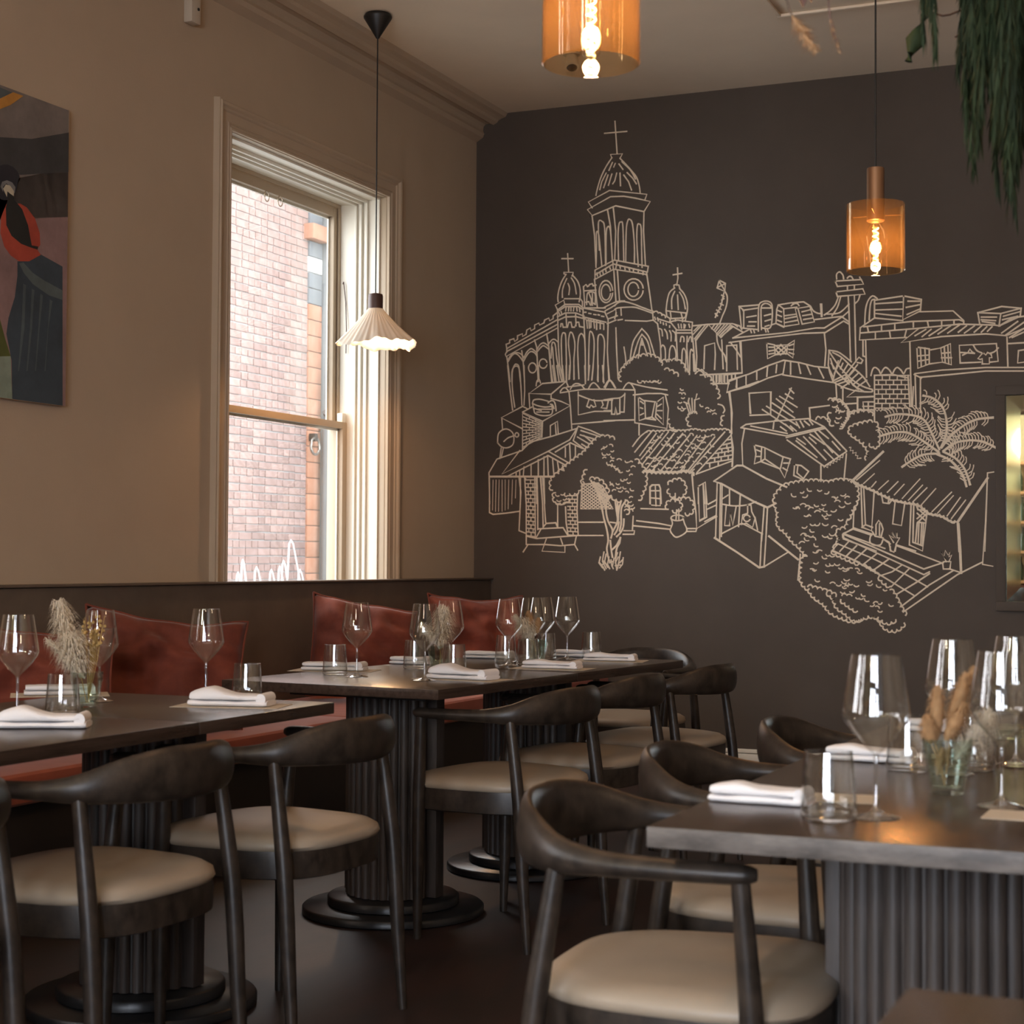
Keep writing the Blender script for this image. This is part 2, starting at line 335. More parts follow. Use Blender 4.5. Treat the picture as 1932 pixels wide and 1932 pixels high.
# quoin of large blocks at its corner
bpart(MB().box(BX-0.3, BX-0.005, 5.862, 6.12, 0, 6.2), 'quoin_core', 'mortar')
z = 0.02; i = 0
while z < 6.0:
    h = 0.162; zz = z+h/2; kind = 'terra'; pro = 0.0; y0, y1 = 5.868, 6.12
    if 4.60 < zz < 4.80: kind = 'lime'; pro = 0.0
    if 4.42 < zz < 4.60: kind = 'terra'; y0 = 5.78; pro = 0.09
    if 4.24 < zz < 4.42: kind = 'lime'
    if 4.06 < zz < 4.24: kind = 'palew'
    if 3.80 < zz < 4.06: kind = 'lime'
    if 4.80 < zz: kind = 'lime'; y0 = 5.72; pro = 0.16
    bpart(MB().box(BX-0.02, BX+0.022+pro, y0, y1, z, z+h-0.008), 'quoin_block', kind, bevel=0.006); z += h; i += 1
rw = thing('rendered_side_wall', 'pale grey rendered wall with a drainpipe beyond the brick corner', 'wall', (BX+0.3, 6.3, 0))
MB().box(-0.6, 2.2, -0.14, 0.1, 0, 6.2).build('wall', 'render', rw)
dp = thing('drainpipe', 'grey drainpipe with a hopper head outside beside the orange quoin', 'pipe', tuple(on_y(613, 1090, 6.08)[:2])+(0,))
MB().tube([(0, 0, 0), (0, 0, 2.55)], 0.045, 12).build('pipe', 'pipe', dp, smooth=True)
MB().tube([(0, 0, 2.5), (0.02, 0, 2.62), (0.14, -0.02, 2.80), (0.16, -0.02, 3.1)], [0.05, 0.07, 0.06, 0.05], 12).build('hopper', 'pipe', dp, smooth=True)
rg = thing('mooring_ring', 'round iron ring hanging on the orange quoin outside', 'ring', tuple(on_x(590, 842, BX+0.06)))
MB().tube([(0.03, 0.085*math.sin(a), 0.085*math.cos(a)-0.0) for a in [i*math.pi/10 for i in range(21)]], 0.014, 8).build('ring', 'brass', rg, smooth=True)
MB().box(-0.03, 0.045, -0.03, 0.03, 0.05, 0.13).build('bracket', 'black', rg, bevel=0.01)
# white wire hoops standing in the alley
hp = thing('wire_hoop_stand', 'white pointed wire hoops standing in the alley below the window', 'stand', (-2.6, 2.5, 0))
for px, py, wd in ((449, 1080, 10), (458, 1056, 9), (484, 1070, 14), (512, 1075, 12), (528, 1069, 10), (535, 1058, 11), (549, 1019, 17), (566, 1075, 13)):
    a = on_x(px, py, -2.6); q = on_x(px+wd, py, -2.6).y-a.y; q *= 1.7
    pts = [(0, a.y-2.5-q*0.55, 0.0), (0, a.y-2.5-q*0.12, a.z-0.03), (0, a.y-2.5, a.z), (0, a.y-2.5+q*0.15, a.z-0.03), (0, a.y-2.5+q*1.25, 0.55), (0, a.y-2.5+q*1.3, 0.0)]
    MB().tube(pts, 0.0065, 6).build('hoop', 'white', hp, smooth=True)
MB().box(-0.02, 0.02, -0.45, 0.75, 0, 0.04).build('foot_rail', 'white', hp)
MB().box(-5.2, -0.345, -13, 8, -0.1, 0.0).build('pavement', 'render'); tag(bpy.data.objects['pavement'], kind='structure')

# ------------------------------------------------------------------ mural
ROOT = thing('mural', 'cream line drawing of a hillside town with church on dark wall', 'mural', (1.9, 0, 1.9))
seg_acc = {}
mr = random.Random(11)
def ribbon(name, pts, wpx):
    pts = [Vector(p) for p in pts]; q = [pts[0]]
    for p_ in pts[1:]:
        if (p_-q[-1]).length > 0.2: q.append(p_)
    if len(q) < 2: q = [pts[0], pts[0]+Vector((0.8, 0.8))]
    W_ = [on_y(p_.x, p_.y, 0.0) for p_ in q]; W_ = [Vector((a.x, a.z)) for a in W_]
    mb, n0 = seg_acc.setdefault(name, (MB(), 0)); h = wpx*0.00305/2; L = []; R = []; n = len(W_)
    d0 = (W_[1]-W_[0]).normalized(); d1 = (W_[-1]-W_[-2]).normalized(); W_[0] = W_[0]-d0*h; W_[-1] = W_[-1]+d1*h
    for i in range(n):
        a = (W_[i]-W_[i-1]).normalized() if i else None; b = (W_[i+1]-W_[i]).normalized() if i < n-1 else None
        if a is None: t = b; m_ = 1
        elif b is None: t = a; m_ = 1
        else:
            t = a+b; t = b if t.length < 0.3 else t.normalized(); c = max(0.7, abs(t.dot(b))); m_ = 1/c if a.dot(b) > 0 else 0.9
        nn = Vector((-t.y, t.x))*h*m_*mr.uniform(0.88, 1.1); L.append(W_[i]+nn); R.append(W_[i]-nn)
    y = -0.0012-mr.random()*0.0008
    for i in range(n-1):
        mb.add([(L[i].x-1.9, y, L[i].y-1.9), (L[i+1].x-1.9, y, L[i+1].y-1.9), (R[i+1].x-1.9, y, R[i+1].y-1.9), (R[i].x-1.9, y, R[i].y-1.9)], [(0, 1, 2, 3)])
def along(P, step):
    P = [Vector(p) for p in P]; out = [P[0]]; acc = 0.0
    for a, b in zip(P, P[1:]):
        L = (b-a).length; d = step-acc
        while d <= L: out.append(a+(b-a)*(d/L)); d += step
        acc = (acc+L) % step
    return out
def inside(p_, poly):
    c = False; j = len(poly)-1
    for i in range(len(poly)):
        a, b = poly[i], poly[j]
        if (a.y > p_.y) != (b.y > p_.y) and p_.x < (b.x-a.x)*(p_.y-a.y)/(b.y-a.y)+a.x: c = not c
        j = i
    return c
def mural(text):
    name = None; W0 = 1.0
    for line in text.strip().splitlines():
        if line[0] == '@':
            n_, x0, y0, s = line[1:].split(); name = 'painted_'+n_; x0, y0, s = float(x0), float(y0), float(s)/193.2; W0 = 1.0; continue
        for it in line.split(';'):
            it = it.strip()
            if not it: continue
            k = it[0]
            if k == 'W': W0 = float(it[1:]); continue
            body = it[1:] if k in '~SZEUBLQC' else it
            tk = body.split(); wp = 2.7*W0
            f = lambda t: Vector((x0+float(t.split(',')[0])*s, y0+float(t.split(',')[1])*s))
            if k == 'U':
                cnt = int(tk[0]); poly = [f(t) for t in tk[1:]]; bx = [p_.x for p_ in poly]; by = [p_.y for p_ in poly]; done = 0; g = 0; placed = []
                while done < cnt and g < 4000:
                    g += 1; c = Vector((mr.uniform(min(bx), max(bx)), mr.uniform(min(by), max(by))))
                    if not inside(c, poly) or any((c-q).length < 5.5 for q in placed): continue
                    placed.append(c); a0 = mr.uniform(0.0, 1.2)+mr.choice((0, 0, 3.1)); r = mr.uniform(3.0, 5.0) if name == 'painted_bushes' else mr.uniform(2.4, 3.8)
                    ribbon(name, [c+Vector((math.cos(a0+t*0.55)*r*1.2, math.sin(a0+t*0.55)*r)) for t in range(5)], wp*0.85); done += 1
                continue
            if k in 'B':
                a, b = f(tk[0]), f(tk[1]); rows, cols = (float(v) for v in tk[2].split(','))
                quad = [a, Vector((b.x, a.y)), b, Vector((a.x, b.y))]; k = 'Q'; rc = (int(rows), cols)
            elif k == 'Q': quad = [f(t) for t in tk[:4]]; rc = tuple(float(v) for v in tk[4].split(',')) if ',' in tk[4] else (float(tk[4]), float(tk[5]))
            if k == 'Q':
                rows, cols = int(rc[0]), rc[1]; A, B, C, D = quad
                q = lambda u, v: (A*(1-u)+B*u)*(1-v)+(D*(1-u)+C*u)*v
                for r in range(rows+1): ribbon(name, [q(0, r/rows), q(1, r/rows)], wp*0.8)
                for r in range(rows):
                    u = (0.5 if r % 2 else 1.0)/cols
                    while u < 0.97: ribbon(name, [q(u, r/rows), q(u+mr.uniform(-.01, .01), (r+1)/rows)], wp*0.8); u += 1/cols
                continue
            if k == 'E':
                c = f(tk[0]); rx, ry = (float(v)*s for v in tk[1].split(','))
                ribbon(name, [c+Vector((rx*math.cos(t*math.pi/9), ry*math.sin(t*math.pi/9))) for t in range(19)], wp); continue
            P = [f(t) for t in tk]
            if k == 'L':
                for dx, dy in ((1, 0.75), (1, -0.75)):
                    d = Vector((dx, dy)).normalized(); nn = Vector((-d.y, d.x)); c0 = sum(P, Vector((0, 0)))/len(P)
                    for t in range(-12, 13):
                        run = []
                        for q in range(-40, 41):
                            pt = c0+nn*t*4.6+d*q*1.0
                            if inside(pt, P): run.append(pt)
                        if len(run) > 2: ribbon(name, [run[0], run[-1]], wp*0.75)
                ribbon(name, P+[P[0]], wp*0.9); continue
            if k == '~': ribbon(name, catmull(P, 4), wp); continue
            if k == 'C':
                Q = along(catmull(P, 5), 5.6)
                for i in range(1, len(Q)-1):
                    d = (Q[i+1]-Q[i-1]).normalized(); fall = 1-0.35*abs(2*i/len(Q)-1)
                    for sd in (1, -1):
                        if mr.random() < 0.12: continue
                        nn = Vector((-d.y, d.x))*sd; L = mr.uniform(11, 20)*fall; a0 = Q[i]+nn*mr.uniform(2.5, 4.5)
                        ribbon(name, [a0, a0+nn*L*0.45-d*L*0.12, a0+nn*L*0.75-d*L*0.5, a0+nn*L*0.85-d*L*0.75+Vector((0, 1.2))], wp*0.85)
                continue
            if k in 'SZ':
                big = name in ('painted_tree', 'painted_bushes'); Q = along(catmull(P, 5), (9.5 if big else 8.0) if k == 'S' else 3.4); am = 4.6 if big else 3.0
                if k == 'Z':
                    out = [Q[0]]
                    for i, (a, b) in enumerate(zip(Q, Q[1:])):
                        d = (b-a).normalized(); nn = Vector((-d.y, d.x)); out.append((a+b)/2+nn*(mr.uniform(2.5, 4.5) if i % 2 else -mr.uniform(0.5, 2.5)))
                    ribbon(name, out, wp*0.85); continue
                cen = sum(P, Vector((0, 0)))/len(P); sgn = 1
                tot = sum((((a+b)/2-cen).dot(Vector((b.y-a.y, a.x-b.x))) for a, b in zip(Q, Q[1:])), 0.0); sgn = 1 if tot > 0 else -1
                out = []
                for a, b in zip(Q, Q[1:]):
                    d = (b-a).normalized(); nn = Vector((d.y, -d.x))*sgn; L = (b-a).length
                    for t in range(5): th = math.pi*t/4; out.append(a+d*L*(0.5-0.5*math.cos(th))+nn*am*math.sin(th)*mr.uniform(0.85, 1.1))
                    if mr.random() < 0.25 and W0 < 1.2 and len(out) > 4: ribbon(name, out, wp); out = []
                if len(out) > 1: ribbon(name, out, wp)
                continue
            ribbon(name, P, wp)
MURAL = """
@church 900 200 350
143.8,16 146,49.5;133,28.5 156,26.5;140.5,54 139,50.5 151.5,49.8 149,54.5
~140.5,54 134,64 128.5,76 125,88 124,93;~149,54.5 158,64 166,74 169,83 170,90;~151,58 160,67 165,76
141,59 137.5,67;144,60 142.5,63.5;148,60.5 152,66;134.5,70 130,79 128,87;136.5,72 132,85;140.5,71 137,82.5;145.5,70 143.5,78 141.5,81;149,70 149.5,83;153,72 158,79 161,87.5;156.5,69.5 162,75 166,81
175,97.5 177,92 138,88 116,100 120,106;118,115 120,114 115,108 139,94.5 153,94 165,96 180.5,99.5 174,110 144.5,104 118,115
120,115 122.5,135 124,168;136,108 139,125 141,160;142,106 144.5,130 143.5,160;174,110 173.5,130 175.5,166
~124,166 124.5,148 124.5,132 127,135 130,166;~127.5,150 126.5,128 127,120 130,120 133,127 134,166;~134.5,163 134.5,135 136,126 139,130 141,160
~147.5,160 147,135 148,123 150,121 152,125 153,162;~155,162 155.5,130 157,120 159,118 162,123 164,145 164,164;~168,167 166.5,140 167,125 169,123 171,127 171.5,150 172,168
123,180 123,171 143,160.5 178.5,167 177.5,173;123,176 142,164.5 177,173 176.5,176;124,180 142.5,170 177,175.5;141.5,161 142,170;146,161 144.5,170
125,174 125.5,177;128,173 128.5,176;131,172 131.5,174.5;134,170 134.5,172.5;138.5,168.5 139,170;149,167 149.3,169;154,168.5 154.3,170.5;158.5,169.5 159,171;163,170 163,172;168,170.5 168,174;173,172 173,175.5
94.5,154 95.5,172;88.5,159 100,159
@church 920 460 260
110,43 107,42 107,40 120,40 119.5,43 118.5,45;~110,43 104,53 100,65 98.5,75 99,81;~119,44 126,52 129.5,62 130,72 128.5,81;~111,49 107,58 105,66 105,75;~113,56 115,62 114,71;~117.5,48 122,56 124.5,70
108,77 130,77 133,81 133,87;108,84 107,79 95,86 98,92;98,93 109,85 128,85 134,90 134,103;98,92 98.5,107;98.5,95 109,88 127,88 133,92;110,90 109.5,94;114,90 113.5,94;117,90 117,94;121,90 120.5,94;125,90 125.5,94;129,91 129.5,95;103,95 104,98;100,96.5 101,99
98,102.5 109,97 124,97 134,101;98.5,107.5 109,102.5 124,102 137,105.5;110,98 111,116;123.5,98 124,115
102.5,116 103,112 105,112 106,117 112,117 114,110 117,110 118.5,117 122,117;123,115 125,110 128,110 129,116 134,117
98.5,107 99.5,145 101,170 107,193;135,101 137,150 137.5,193
~105.5,193 104,160 103.5,135 105,126 107,125 109.5,129 110.5,160 111,193;~115,189 116,165 113.5,140 115,127 117,124 120,128 122.5,142 121,165 121.5,189;~128,189 127,165 126.5,145 128,131 131,126 134,128 136,133;~141.5,190 142,150 143,126 145,123 148,128 149.5,140 148.5,165 146.5,190;~155,193 154.5,150 155,131 158,127 162,130 164,140 163,165 162,193
165,97 169,106 169,113 168,150 170,190;134,90 165,96;136,103 166,110;136,96 138,96;142,97.5 145,98;149,99 152,99.5;155,99.5 157,100;160,101.5 163,102
139,107 140,118;142,106.5 143,118;145,107 145,117;149,107.5 150,118;153,108 153,120;158,110 158,119;163,113 163,120;139,107 163,112
27,147 26,141 31,139 31,135 37,133 38,137 42,134 42,129 49,126 49,130 54,127 55,121 60,118 61,122 66,119 66,114 72,111 73,114 79,111 80,107 86,104 87,108 92,105 92,101 97,97
27,147 97,107;98,118 26,158 25,155 27,151 98,113;27,147 27,152;27,158 29.5,175 31.5,193;48,150 50,165 52,193;66,135 69,145 71,193;83,126 86,145 88,170 90,193
~29,165 34,157 39,154 44,157 50,165;~29,162 34,155 40,152.5 46,154 50,158;~51,160 55,152 61,147 66,150 69,153;~51,164 56,155 61,151 66,153 69,157;~70,147 74,141 79,139 85,143;~70,151 75,145 79,143 86,148;~86,140 90,135 94,134 98,137
E63,174 5.5,7;E78,168 5.5,6.5;~34.5,193 35,178 38,170 41,169 44,173 46,193;~89,160 90,142 92,138 95,142 97,160 100,175 104,193;90,193 88,165;96,193 93,170 91,145
134.5,60 136,82 136,90 152,90 165,90;135,60 138,57 140,60 142,59 143,57 147,56 148,59 152,58;136,66 152,65;~139,85 139.5,72 142,68 149,68 151,72 151,85;142.5,70 145.5,78 145,86;147,70 147,86;138,82 142,81 144,86 148,83 151,85
150,50 152,70 154,89;E166,67 9.5,15.5;E166,68 6.5,11;177,37 180,81;182,37 185,80;~162,90 172,85 182,81 192,80;165,94 174,89 180,85;168,98 180,92 180,99 181,101;170,105 182,101;168,112 180,107;183,107 189,106;187,91 187.5,100;180,118 181,150 183,188
@church 1160 460 260
45,43 49,70 52,92;E26.5,64 13.5,15;E26,64 7.5,10;~0,87 4,83 12,81 25,84 38,89 54,95;~0,92 4,90 15,89 28,89 38,92 52,97;53,94 54,107;2,97 0,105;15,107.5 45,108.5 54,107;54,107 60,112 62,125 64,140 65,166
88,34 88.5,48 87,58;82,43.5 94,41.5;83,61 83,58 86,57 90,58 91,62;~84,62 77,68 73.5,80 72,93;~91,63 97,70 101,80 102,92 99,107;~84,67 80,77 80,91;88,72 89,92;~91,68 96,77 99,91;73,94 99,97;72,94 73,102 78,105;100,97 99.5,102 96,105;78,96 79,104;93,97 95,105;77,105 96,104;78,106 77,109;85,106 85,108;95,105 95,109
79,109 88,107 109,110 108,121 87,121 79,111 60,105;88,125 107,125;108,121 110,140 113,178;86,122 88,162;89,113 90,118;93,113 93.5,118;97,113 97,118;99,114 98,118;104,113 105,117
S55,96 60,97 66,100 72,104;56,103 57,106;60,104 61,108;~63,119 66,121 67,129;~70,120 73,125 74,133;~77,122 79,127 79,136;~81,122 85,126 85,136;64,109 64.3,111;68,111 68.3,113;72,112 72.3,114;77,115 77,117
~65,145 67,142 70,145 71,152 71,163;~76,165 77,150 79,144 81,143 84,146 86,155 85,163;~92,137 93,131 95,130 97,132 97,137;~103,137 105,131 107,131 108,137;~94,165 94.5,152 96,147 98,148 100,155 99,178;101.5,130 101,145 103,180;~105,178 105.5,155 107,148 109,150;110,155 111,178
~21,167 24,145 28,133 38,119;~38,119 47,129 52,143 56,157;~25,162 30,145 34,134 38,127;~38,127 45,135 49,147 51,158;~33,160 35,146 38,133;38,133 42,145 46,157;38,135 40,142 37,142 38,135;38.5,136 39,142;13,145 15,158 16,170
@kite 1160 460 260
146.5,51 155,55.5 154.5,67 143.5,62 146.5,51;146.5,53 154,65;155,56 144,61;~154.5,67 157.5,73 157.5,82 155,92 151,101 147,112;~153,69 151,78 149,86 146,93 143,98 141,103;150,72 153,74;150,79 153,77;148,84 152,86;146,89 149,92;143,93 147,96;141,98 144,101
@houses 1160 460 260
110,115 130,113 152,112 165,112 175,115 178,120;114,178 115,158 113.5,136 131,113 149,132 164,115 180,124;122,114 110,127;127,114 112,133;130,115 113,135;118,115 111,122;140,113 136,119;145,113 139,121;149,113 141,123;154,113 143,126;158,113 145,127;162,114 147,129;165,117 149,130;168,113 172,116
125,175 126,143 140,139 141,155 140,176;157,178 157,143 171,142 172,176;150,135 152,175;~143,127 144,138 148,148 154,156 156,165;177,137 178.5,181;120,184 178,181;162,138 171,150 176,158
138,184 138,191;143,184 143,193;148,183 148,193;153,183 153,193;158,183 158,193;164,183 164,189;169,182 169,187
@houses 1370 500 280
17,54 42,52;17,54 20,82 40,84;22,59 42,56;17,54 23,59 23,82;27,68 39,66;30,74 39,74;28,79.5 37,79.5;~42,86 42,65 43,52 47,48 53,47 58,49 60,54 60,70 57,82 47,82;~46,84 45.5,65 46,54 51,50 57,52 59,56;47,56 58,56;50,66 58,64;51,73 58,71;51,80 56,78.5;32,85 33,88;36,85 37,88;51,84 52,87;54,84 55,87
66,58 68,52 86,49 88,51;68,52 75,57 76,80 65,76 66,58;75,57 92,55;85,53 88,50 93,50 95,53;76,80 95,77 90,57 108,54;88,49 101,48 109,53 115,74 99,77 94,58;67,59 72,61;67,65 72,67;67,72 72,74;77,66 91,64;77,70 92,67;77,75 93,72;99,61 111,58;100,66 112,64;101,71 113,69
9,95 30,84;59,78 65,76 75,81;9,95 80,88 117,82 128,82 152,67;4,101 40,96 100,89 129,88 153,73 160,77;116,71 150,67 160,74;123,51 124,67;124.5,51 125,67;128,89 130,110 128.5,131;18,100 20,125 21,141 0,143
53,102 63,104 64,117 54,122 53,102;64,105 80,104 79,115 64,117;80,104 89,98 87,121 79,115;66,116 78,106;64,111 72,104;71,117 80,109;66,106 78,116;71,104 79,111;64,110 70,116;56,107 62,107;56,112 62,111;56,116 62,115;82,105 88,103;82,110 88,110;82,114 88,116
4,150 30,142 55,131 75,124 95,127 115,132 134,134;4,150 1,166 30,158 55,147 73,142;74,143 105,148 140,153;77,125 74,143;26,144 26,156;40,138 40,149;54,133 53,145;66,130 65,140;84,126 84,142;94,127 97,141;105,130 110,142;120,133 127,147;14,147 14,160
159,40 160,60 161,90 162,125;167,40 168,80 169,125;142,21 176,19 179,25 145,28 142,21;143,35 178,31 181,38 145,41 143,35;158,28 158,33;167,27 167,32;~144,18 144,12 148,9 152,13 153,18;~158,17 160,15 163,15 165,18;174,16 175,18
~146,42 142,52 135,60 128,65;~149,42 145,55 138,66;~160,51 152,59 145,63 132,64;~160,60 152,67;~174,40 172,46 168,50;~110,54 114,60 120,63 124,63
134,112 133,130 135,140 139,151;~134,111 145,113 153,118 163,126;~134,112 139,120 150,135 165,150 178,158 190,162;~139,114 150,120 162,131 178,145 187,158;~139,152 150,158 165,163 180,165 190,165 190,162;139,151 155,143 170,124 173,120 178,124 176,128 171,127;141,153 158,146 171,130
137,128 145,140 160,155;134,135 140,147;140,135 136,122;146,125 139,150;152,128 149,135;158,130 152,140;141,141 150,122;168,136 155,150;173,140 160,152;178,145 165,156;183,150 172,158;146,155 160,150 172,162;150,160 165,150;155,143 166,157 180,165
143,155 144,172;152,159 152,178;169,163 157,172 193,171;171,172 171,190;153,181 171,180;30,167 59,165 58,193;30,167 32,193;5,166 8,193
@houses 1610 520 322
24,28 57,23 77,27 76,40 56,50 57,23;24,28 24,48 56,51;25,32 55,30;25,39 55,38;26,43 54,46;62,29 75,29;60,36 75,33;61,44 75,38;~13,54 14,38 17,28 22,23 27,26;~18,50 19,35 21,28 24,27
24,48 8,59;76,41 113,40 125,51 125,54;8,59 7,73 60,70;12,58 65,52 120,50 125,52;8,65 70,60 100,57 120,55 160,56;16,58 17,63;32,56 32,62;47,54 47,61;68,53 68,58;84,52 85,57;100,51 100,56;114,51 114,54;25,64 25,71;41,63 42,70;60,62 58,70
74,60 54,76 100,69 150,66 173,68 193,60;82,61 70,68;88,61 78,69;100,59 86,68;110,57 96,66;120,56 107,65;128,57 119,64;137,57 126,65;145,57 137,64;151,58 145,64;157,58 152,63;160,56 166,57
143,54 141,42 168,35 190,37 189,46 165,57;141,42 167,43 190,37;167,43 165,57;145,47 162,47;145,50 161,51;146,52 160,54;170,46 188,41;169,50 186,46;165,57 180,48 193,46;186,52 168,65;193,53 173,67;193,60 177,70;193,64 180,70
64,75 65,115 66,148;174,70 175,104;176,77 193,76;193,84 187,85 186,99 193,98;72,81 86,83 86,100 73,105 72,81;88,84 99,82 101,98 86,100;99,82 110,77 111,101 101,98;76,82 77,103;81,82 82,101;73,91 85,90;73,97 85,95;103,81 104,98;107,79 108,100;100,88 110,87;100,93 111,93
155,98 164,97 162,77 120,79 121,99 144,98;~136,79 140,85 147,88;~164,82 160,86 155,88;147,87 141,94 144,95 146,94 146,100 154,100 154,93 157,93 156,89 152,87 150,90 147,87;124,90 130,87 132,83 134,86 137,88;122,87 137,88
70,111 100,107 150,104 193,104;77,115 110,112 150,108 193,108;70,111 71,150;76,115 76,155;69,112 77,116;68,126 67,148
24,113 24,165;62,113 64,148;24,113 45,112 62,116;~20,113 22,106 25,104 29,107 31,111 34,106 37,104 41,107 44,111 47,106 50,104 54,107 57,111 60,106 63,105;B24,113 63,150 7,4.5
11,73 11,91 14,92;14,73 15,115;5,138 24,137;5,138 5,155;24,143 11,143 12,152 24,152;17,143 17,152;11,148 24,148
@palm 1570 720 320
W1.5
~61,40 75,37 95,39 106,45 113,58 122,77;~55,62 70,58 85,58 98,64 110,72 121,80;~104,16 115,19 125,28 130,42 130,60 124,75;~125,75 135,62 150,50 165,43 183,41;~127,79 140,70 155,67 170,68 180,72 186,75;~127,80 140,87 150,98 155,110 157,117;~120,83 135,90 148,105 153,119;~122,82 105,83 92,89 80,97
W.8
C61,40 75,37 95,39 106,45 113,58 120,72;C55,62 70,58 85,58 98,64 110,72 118,78;C104,16 115,19 125,28 130,42 130,60 126,70;C128,72 135,62 150,50 165,43 183,41;C132,76 140,70 155,67 170,68 180,72 186,75;C130,82 140,88 150,98 155,110 157,117;C116,83 105,83 92,89 80,97
@houses 1570 720 320
W1.5
58,80 22,114;S25,114 40,120 55,127 70,134 85,137 100,140 110,149 125,152 135,158 143,160;143,160 177,110;143,160 145,193
W.8
54,90 28,112;48,105 36,116;50,114 45,120;64,113 53,123;75,114 63,126;82,117 71,129;100,111 80,133;103,118 87,135;108,121 92,137;118,122 102,140;136,126 114,148;138,130 120,150;146,132 131,153;152,135 136,156;184,103 177,104 176,140 174,193
W1
33,118 34,150 34.5,166 45,170 48,124;36,120 38,163 46,166;34,166 38,163;56,127 58,138 65,139 68,135;65,131 64,138;72,135 69,162 79,164 83,137;90,140 88,186 103,193 108,150;93,141 92,183 103,187;96,141 98,146 108,147;98,160 105,161;97,150 106,158;99,146 107,153;97,156 106,148;98,160 107,151;97,161 95,183;99,161 98,184;102,161 101,185;104,162 103,185
25,143 24,168 13,173 13,179;24,168 45,175;13,173 60,190;13,179 50,193;58,179 65,183;73,186 95,193
~44,175 43,182 47,186 55,186 58,180;46,171 49,176 58,178;50,174 50,163 53,158 56,162 58,168 56,176;54,162 54,175;70,183 65,175 70,178 68,171 72,178 74,171 74,178 77,178 73,185;65,185 67,193;73,186 72,193
@bushes 1570 720 320
S0,21 8,22 15,30 18,38 14,45 10,50 9,55;S20,40 30,35 40,35 46,38 49,43;S46,46 35,48 22,52 20,58 30,65 38,72 42,80 40,88 33,90;S49,46 52,58 52,70 50,76 45,72 40,70;Z20,75 27,82 33,90;U8 0,24 12,30 14,42 4,48;Z40,33 50,32 60,31
@houses 1330 720 300
105,8 88,45;87,46 84,48 83,57;98,15 107,21;91,18 112,31;87,21 107,37;82,26 109,44;75,30 112,53;70,34 106,58;103,9 108,14;80,13 80,40 55,41;54,15 55,38;30,13 33,40 32,65 34,90 33,103;27,13 65,0
44,56 50,52 85,48 126,45 145,55 172,84;44,56 99,66 145,55;56,54 100,63;99,68 145,57;100,71 145,103 172,85;111,49 115,56;116,48 120,55;121,48 127,53;127,47 131,52;98,52 107,60;104,54 111,60;92,55 99,60
112,69 122,76;111,72 136,92;120,67 147,95;127,68 135,75;128,64 145,76;133,60 155,86;139,60 150,69;145,83 156,94;149,78 162,90;155,73 164,83;155,66 168,80;Z145,104 158,96 171,88
48,58 45,75 46,102 39,102 11,121;141,102 141,121;172,88 169,120;60,77 72,80 94,91 104,94 97,117 91,106 68,97 60,100 62,88 60,77;69,80 68,97;73,81 73,94 91,106;95,92 92,105;63,83 68,85;62,91 67,91;96,99 103,99;95,105 100,108;68,97 73,94;109,101 117,102 126,109 119,119 108,114 109,101;113,102 112,111 120,118
128,45 127,32 151,29
W1.4
46,102 75,118 99,128;46,102 39,102 11,121 20,124 60,146 76,153 86,148
W1
15,124 13,190;19,125 18,192;21,126 20,188;30,131 30,150;43,138 41,176;72,152 69,193;76,155 74,193;20,185 45,172 70,185;~22,149 35,151 50,150 62,146;22,142 28,138;26,150 24,175 30,175 31,160 34,175 36,163 38,152;52,150 52,160 46,162 44,174 50,172 58,177 61,166 57,158 56,150 52,150;E51,166 4,4;61,165 64,180;3,155 14,150;0,170 13,163
@bushes 1330 720 300
S150,22 160,25 170,30 173,40 168,50 163,58;S173,40 180,38 193,35;S153,38 150,45 155,52 160,58;S135,46 145,45 152,50
@bushes 1330 900 300
S96,11 108,8 122,6 135,5 150,7 162,4 175,5 182,8 185,20 183,32 178,42 173,52;S96,11 90,18 85,25 86,35 90,45 88,55 92,62 100,68 105,76 113,83 120,90 123,96;S175,52 172,62 160,66 165,75 162,80 155,90;S124,96 119,98 117,118 119,131 125,134 130,142 138,150 147,155 150,162 160,168 170,172 180,175 193,172;S125,133 135,136 145,138 155,142 162,147
U46 108,14 160,12 176,20 172,50 158,62 152,80 120,88 112,60 108,40;U24 125,90 150,88 190,112 193,150 165,145 130,125
@houses 1330 900 300
116,94 113,125;75,62 72,109;69,68 67,110
W1.4
12,74 40,92 66,110 72,109;78,72 113,100
W1
72,109 100,92
@houses 1560 880 340
29,66 17,73 17,76 104,116 110,113;19,73 104,110 125,103;29,66 50,73;62,79 68,83;75,85 122,103;132,110 144,114;12,83 5,91 22,97 35,103;12,83 50,99 85,116 108,129;6,90 30,101 60,118 93,138;24,80 14,91;32,85 21,96;42,89 30,100;53,94 38,106;67,99 49,112;80,106 70,113 58,117;88,110 69,129;110,115 95,125 75,137;135,112 110,127 80,150
166,103 140,116 82,156;68,86 68,90 72,92 74,86;124,102 133,102 132,110 125,110 124,102;128,102 123,92 126,96 127,90 130,95 132,91 131,97 134,95 131,102
W.7
172,12 170,60 167,105 178,107
W1.6
141,62 143,90 144,114
W1
@bushes 1560 880 340
S0,135 8,142 10,150 20,157 30,165 40,162 50,160 57,165 62,173 72,176 80,172 85,165;S68,132 75,142 78,150 85,160;S56,118 62,125 70,130;S38,106 48,112 56,118;S5,91 20,98 38,106;S15,143 25,150 35,157;S55,162 65,168 75,164;U22 5,108 35,108 65,132 72,150 60,160 20,140
@church 900 690 260
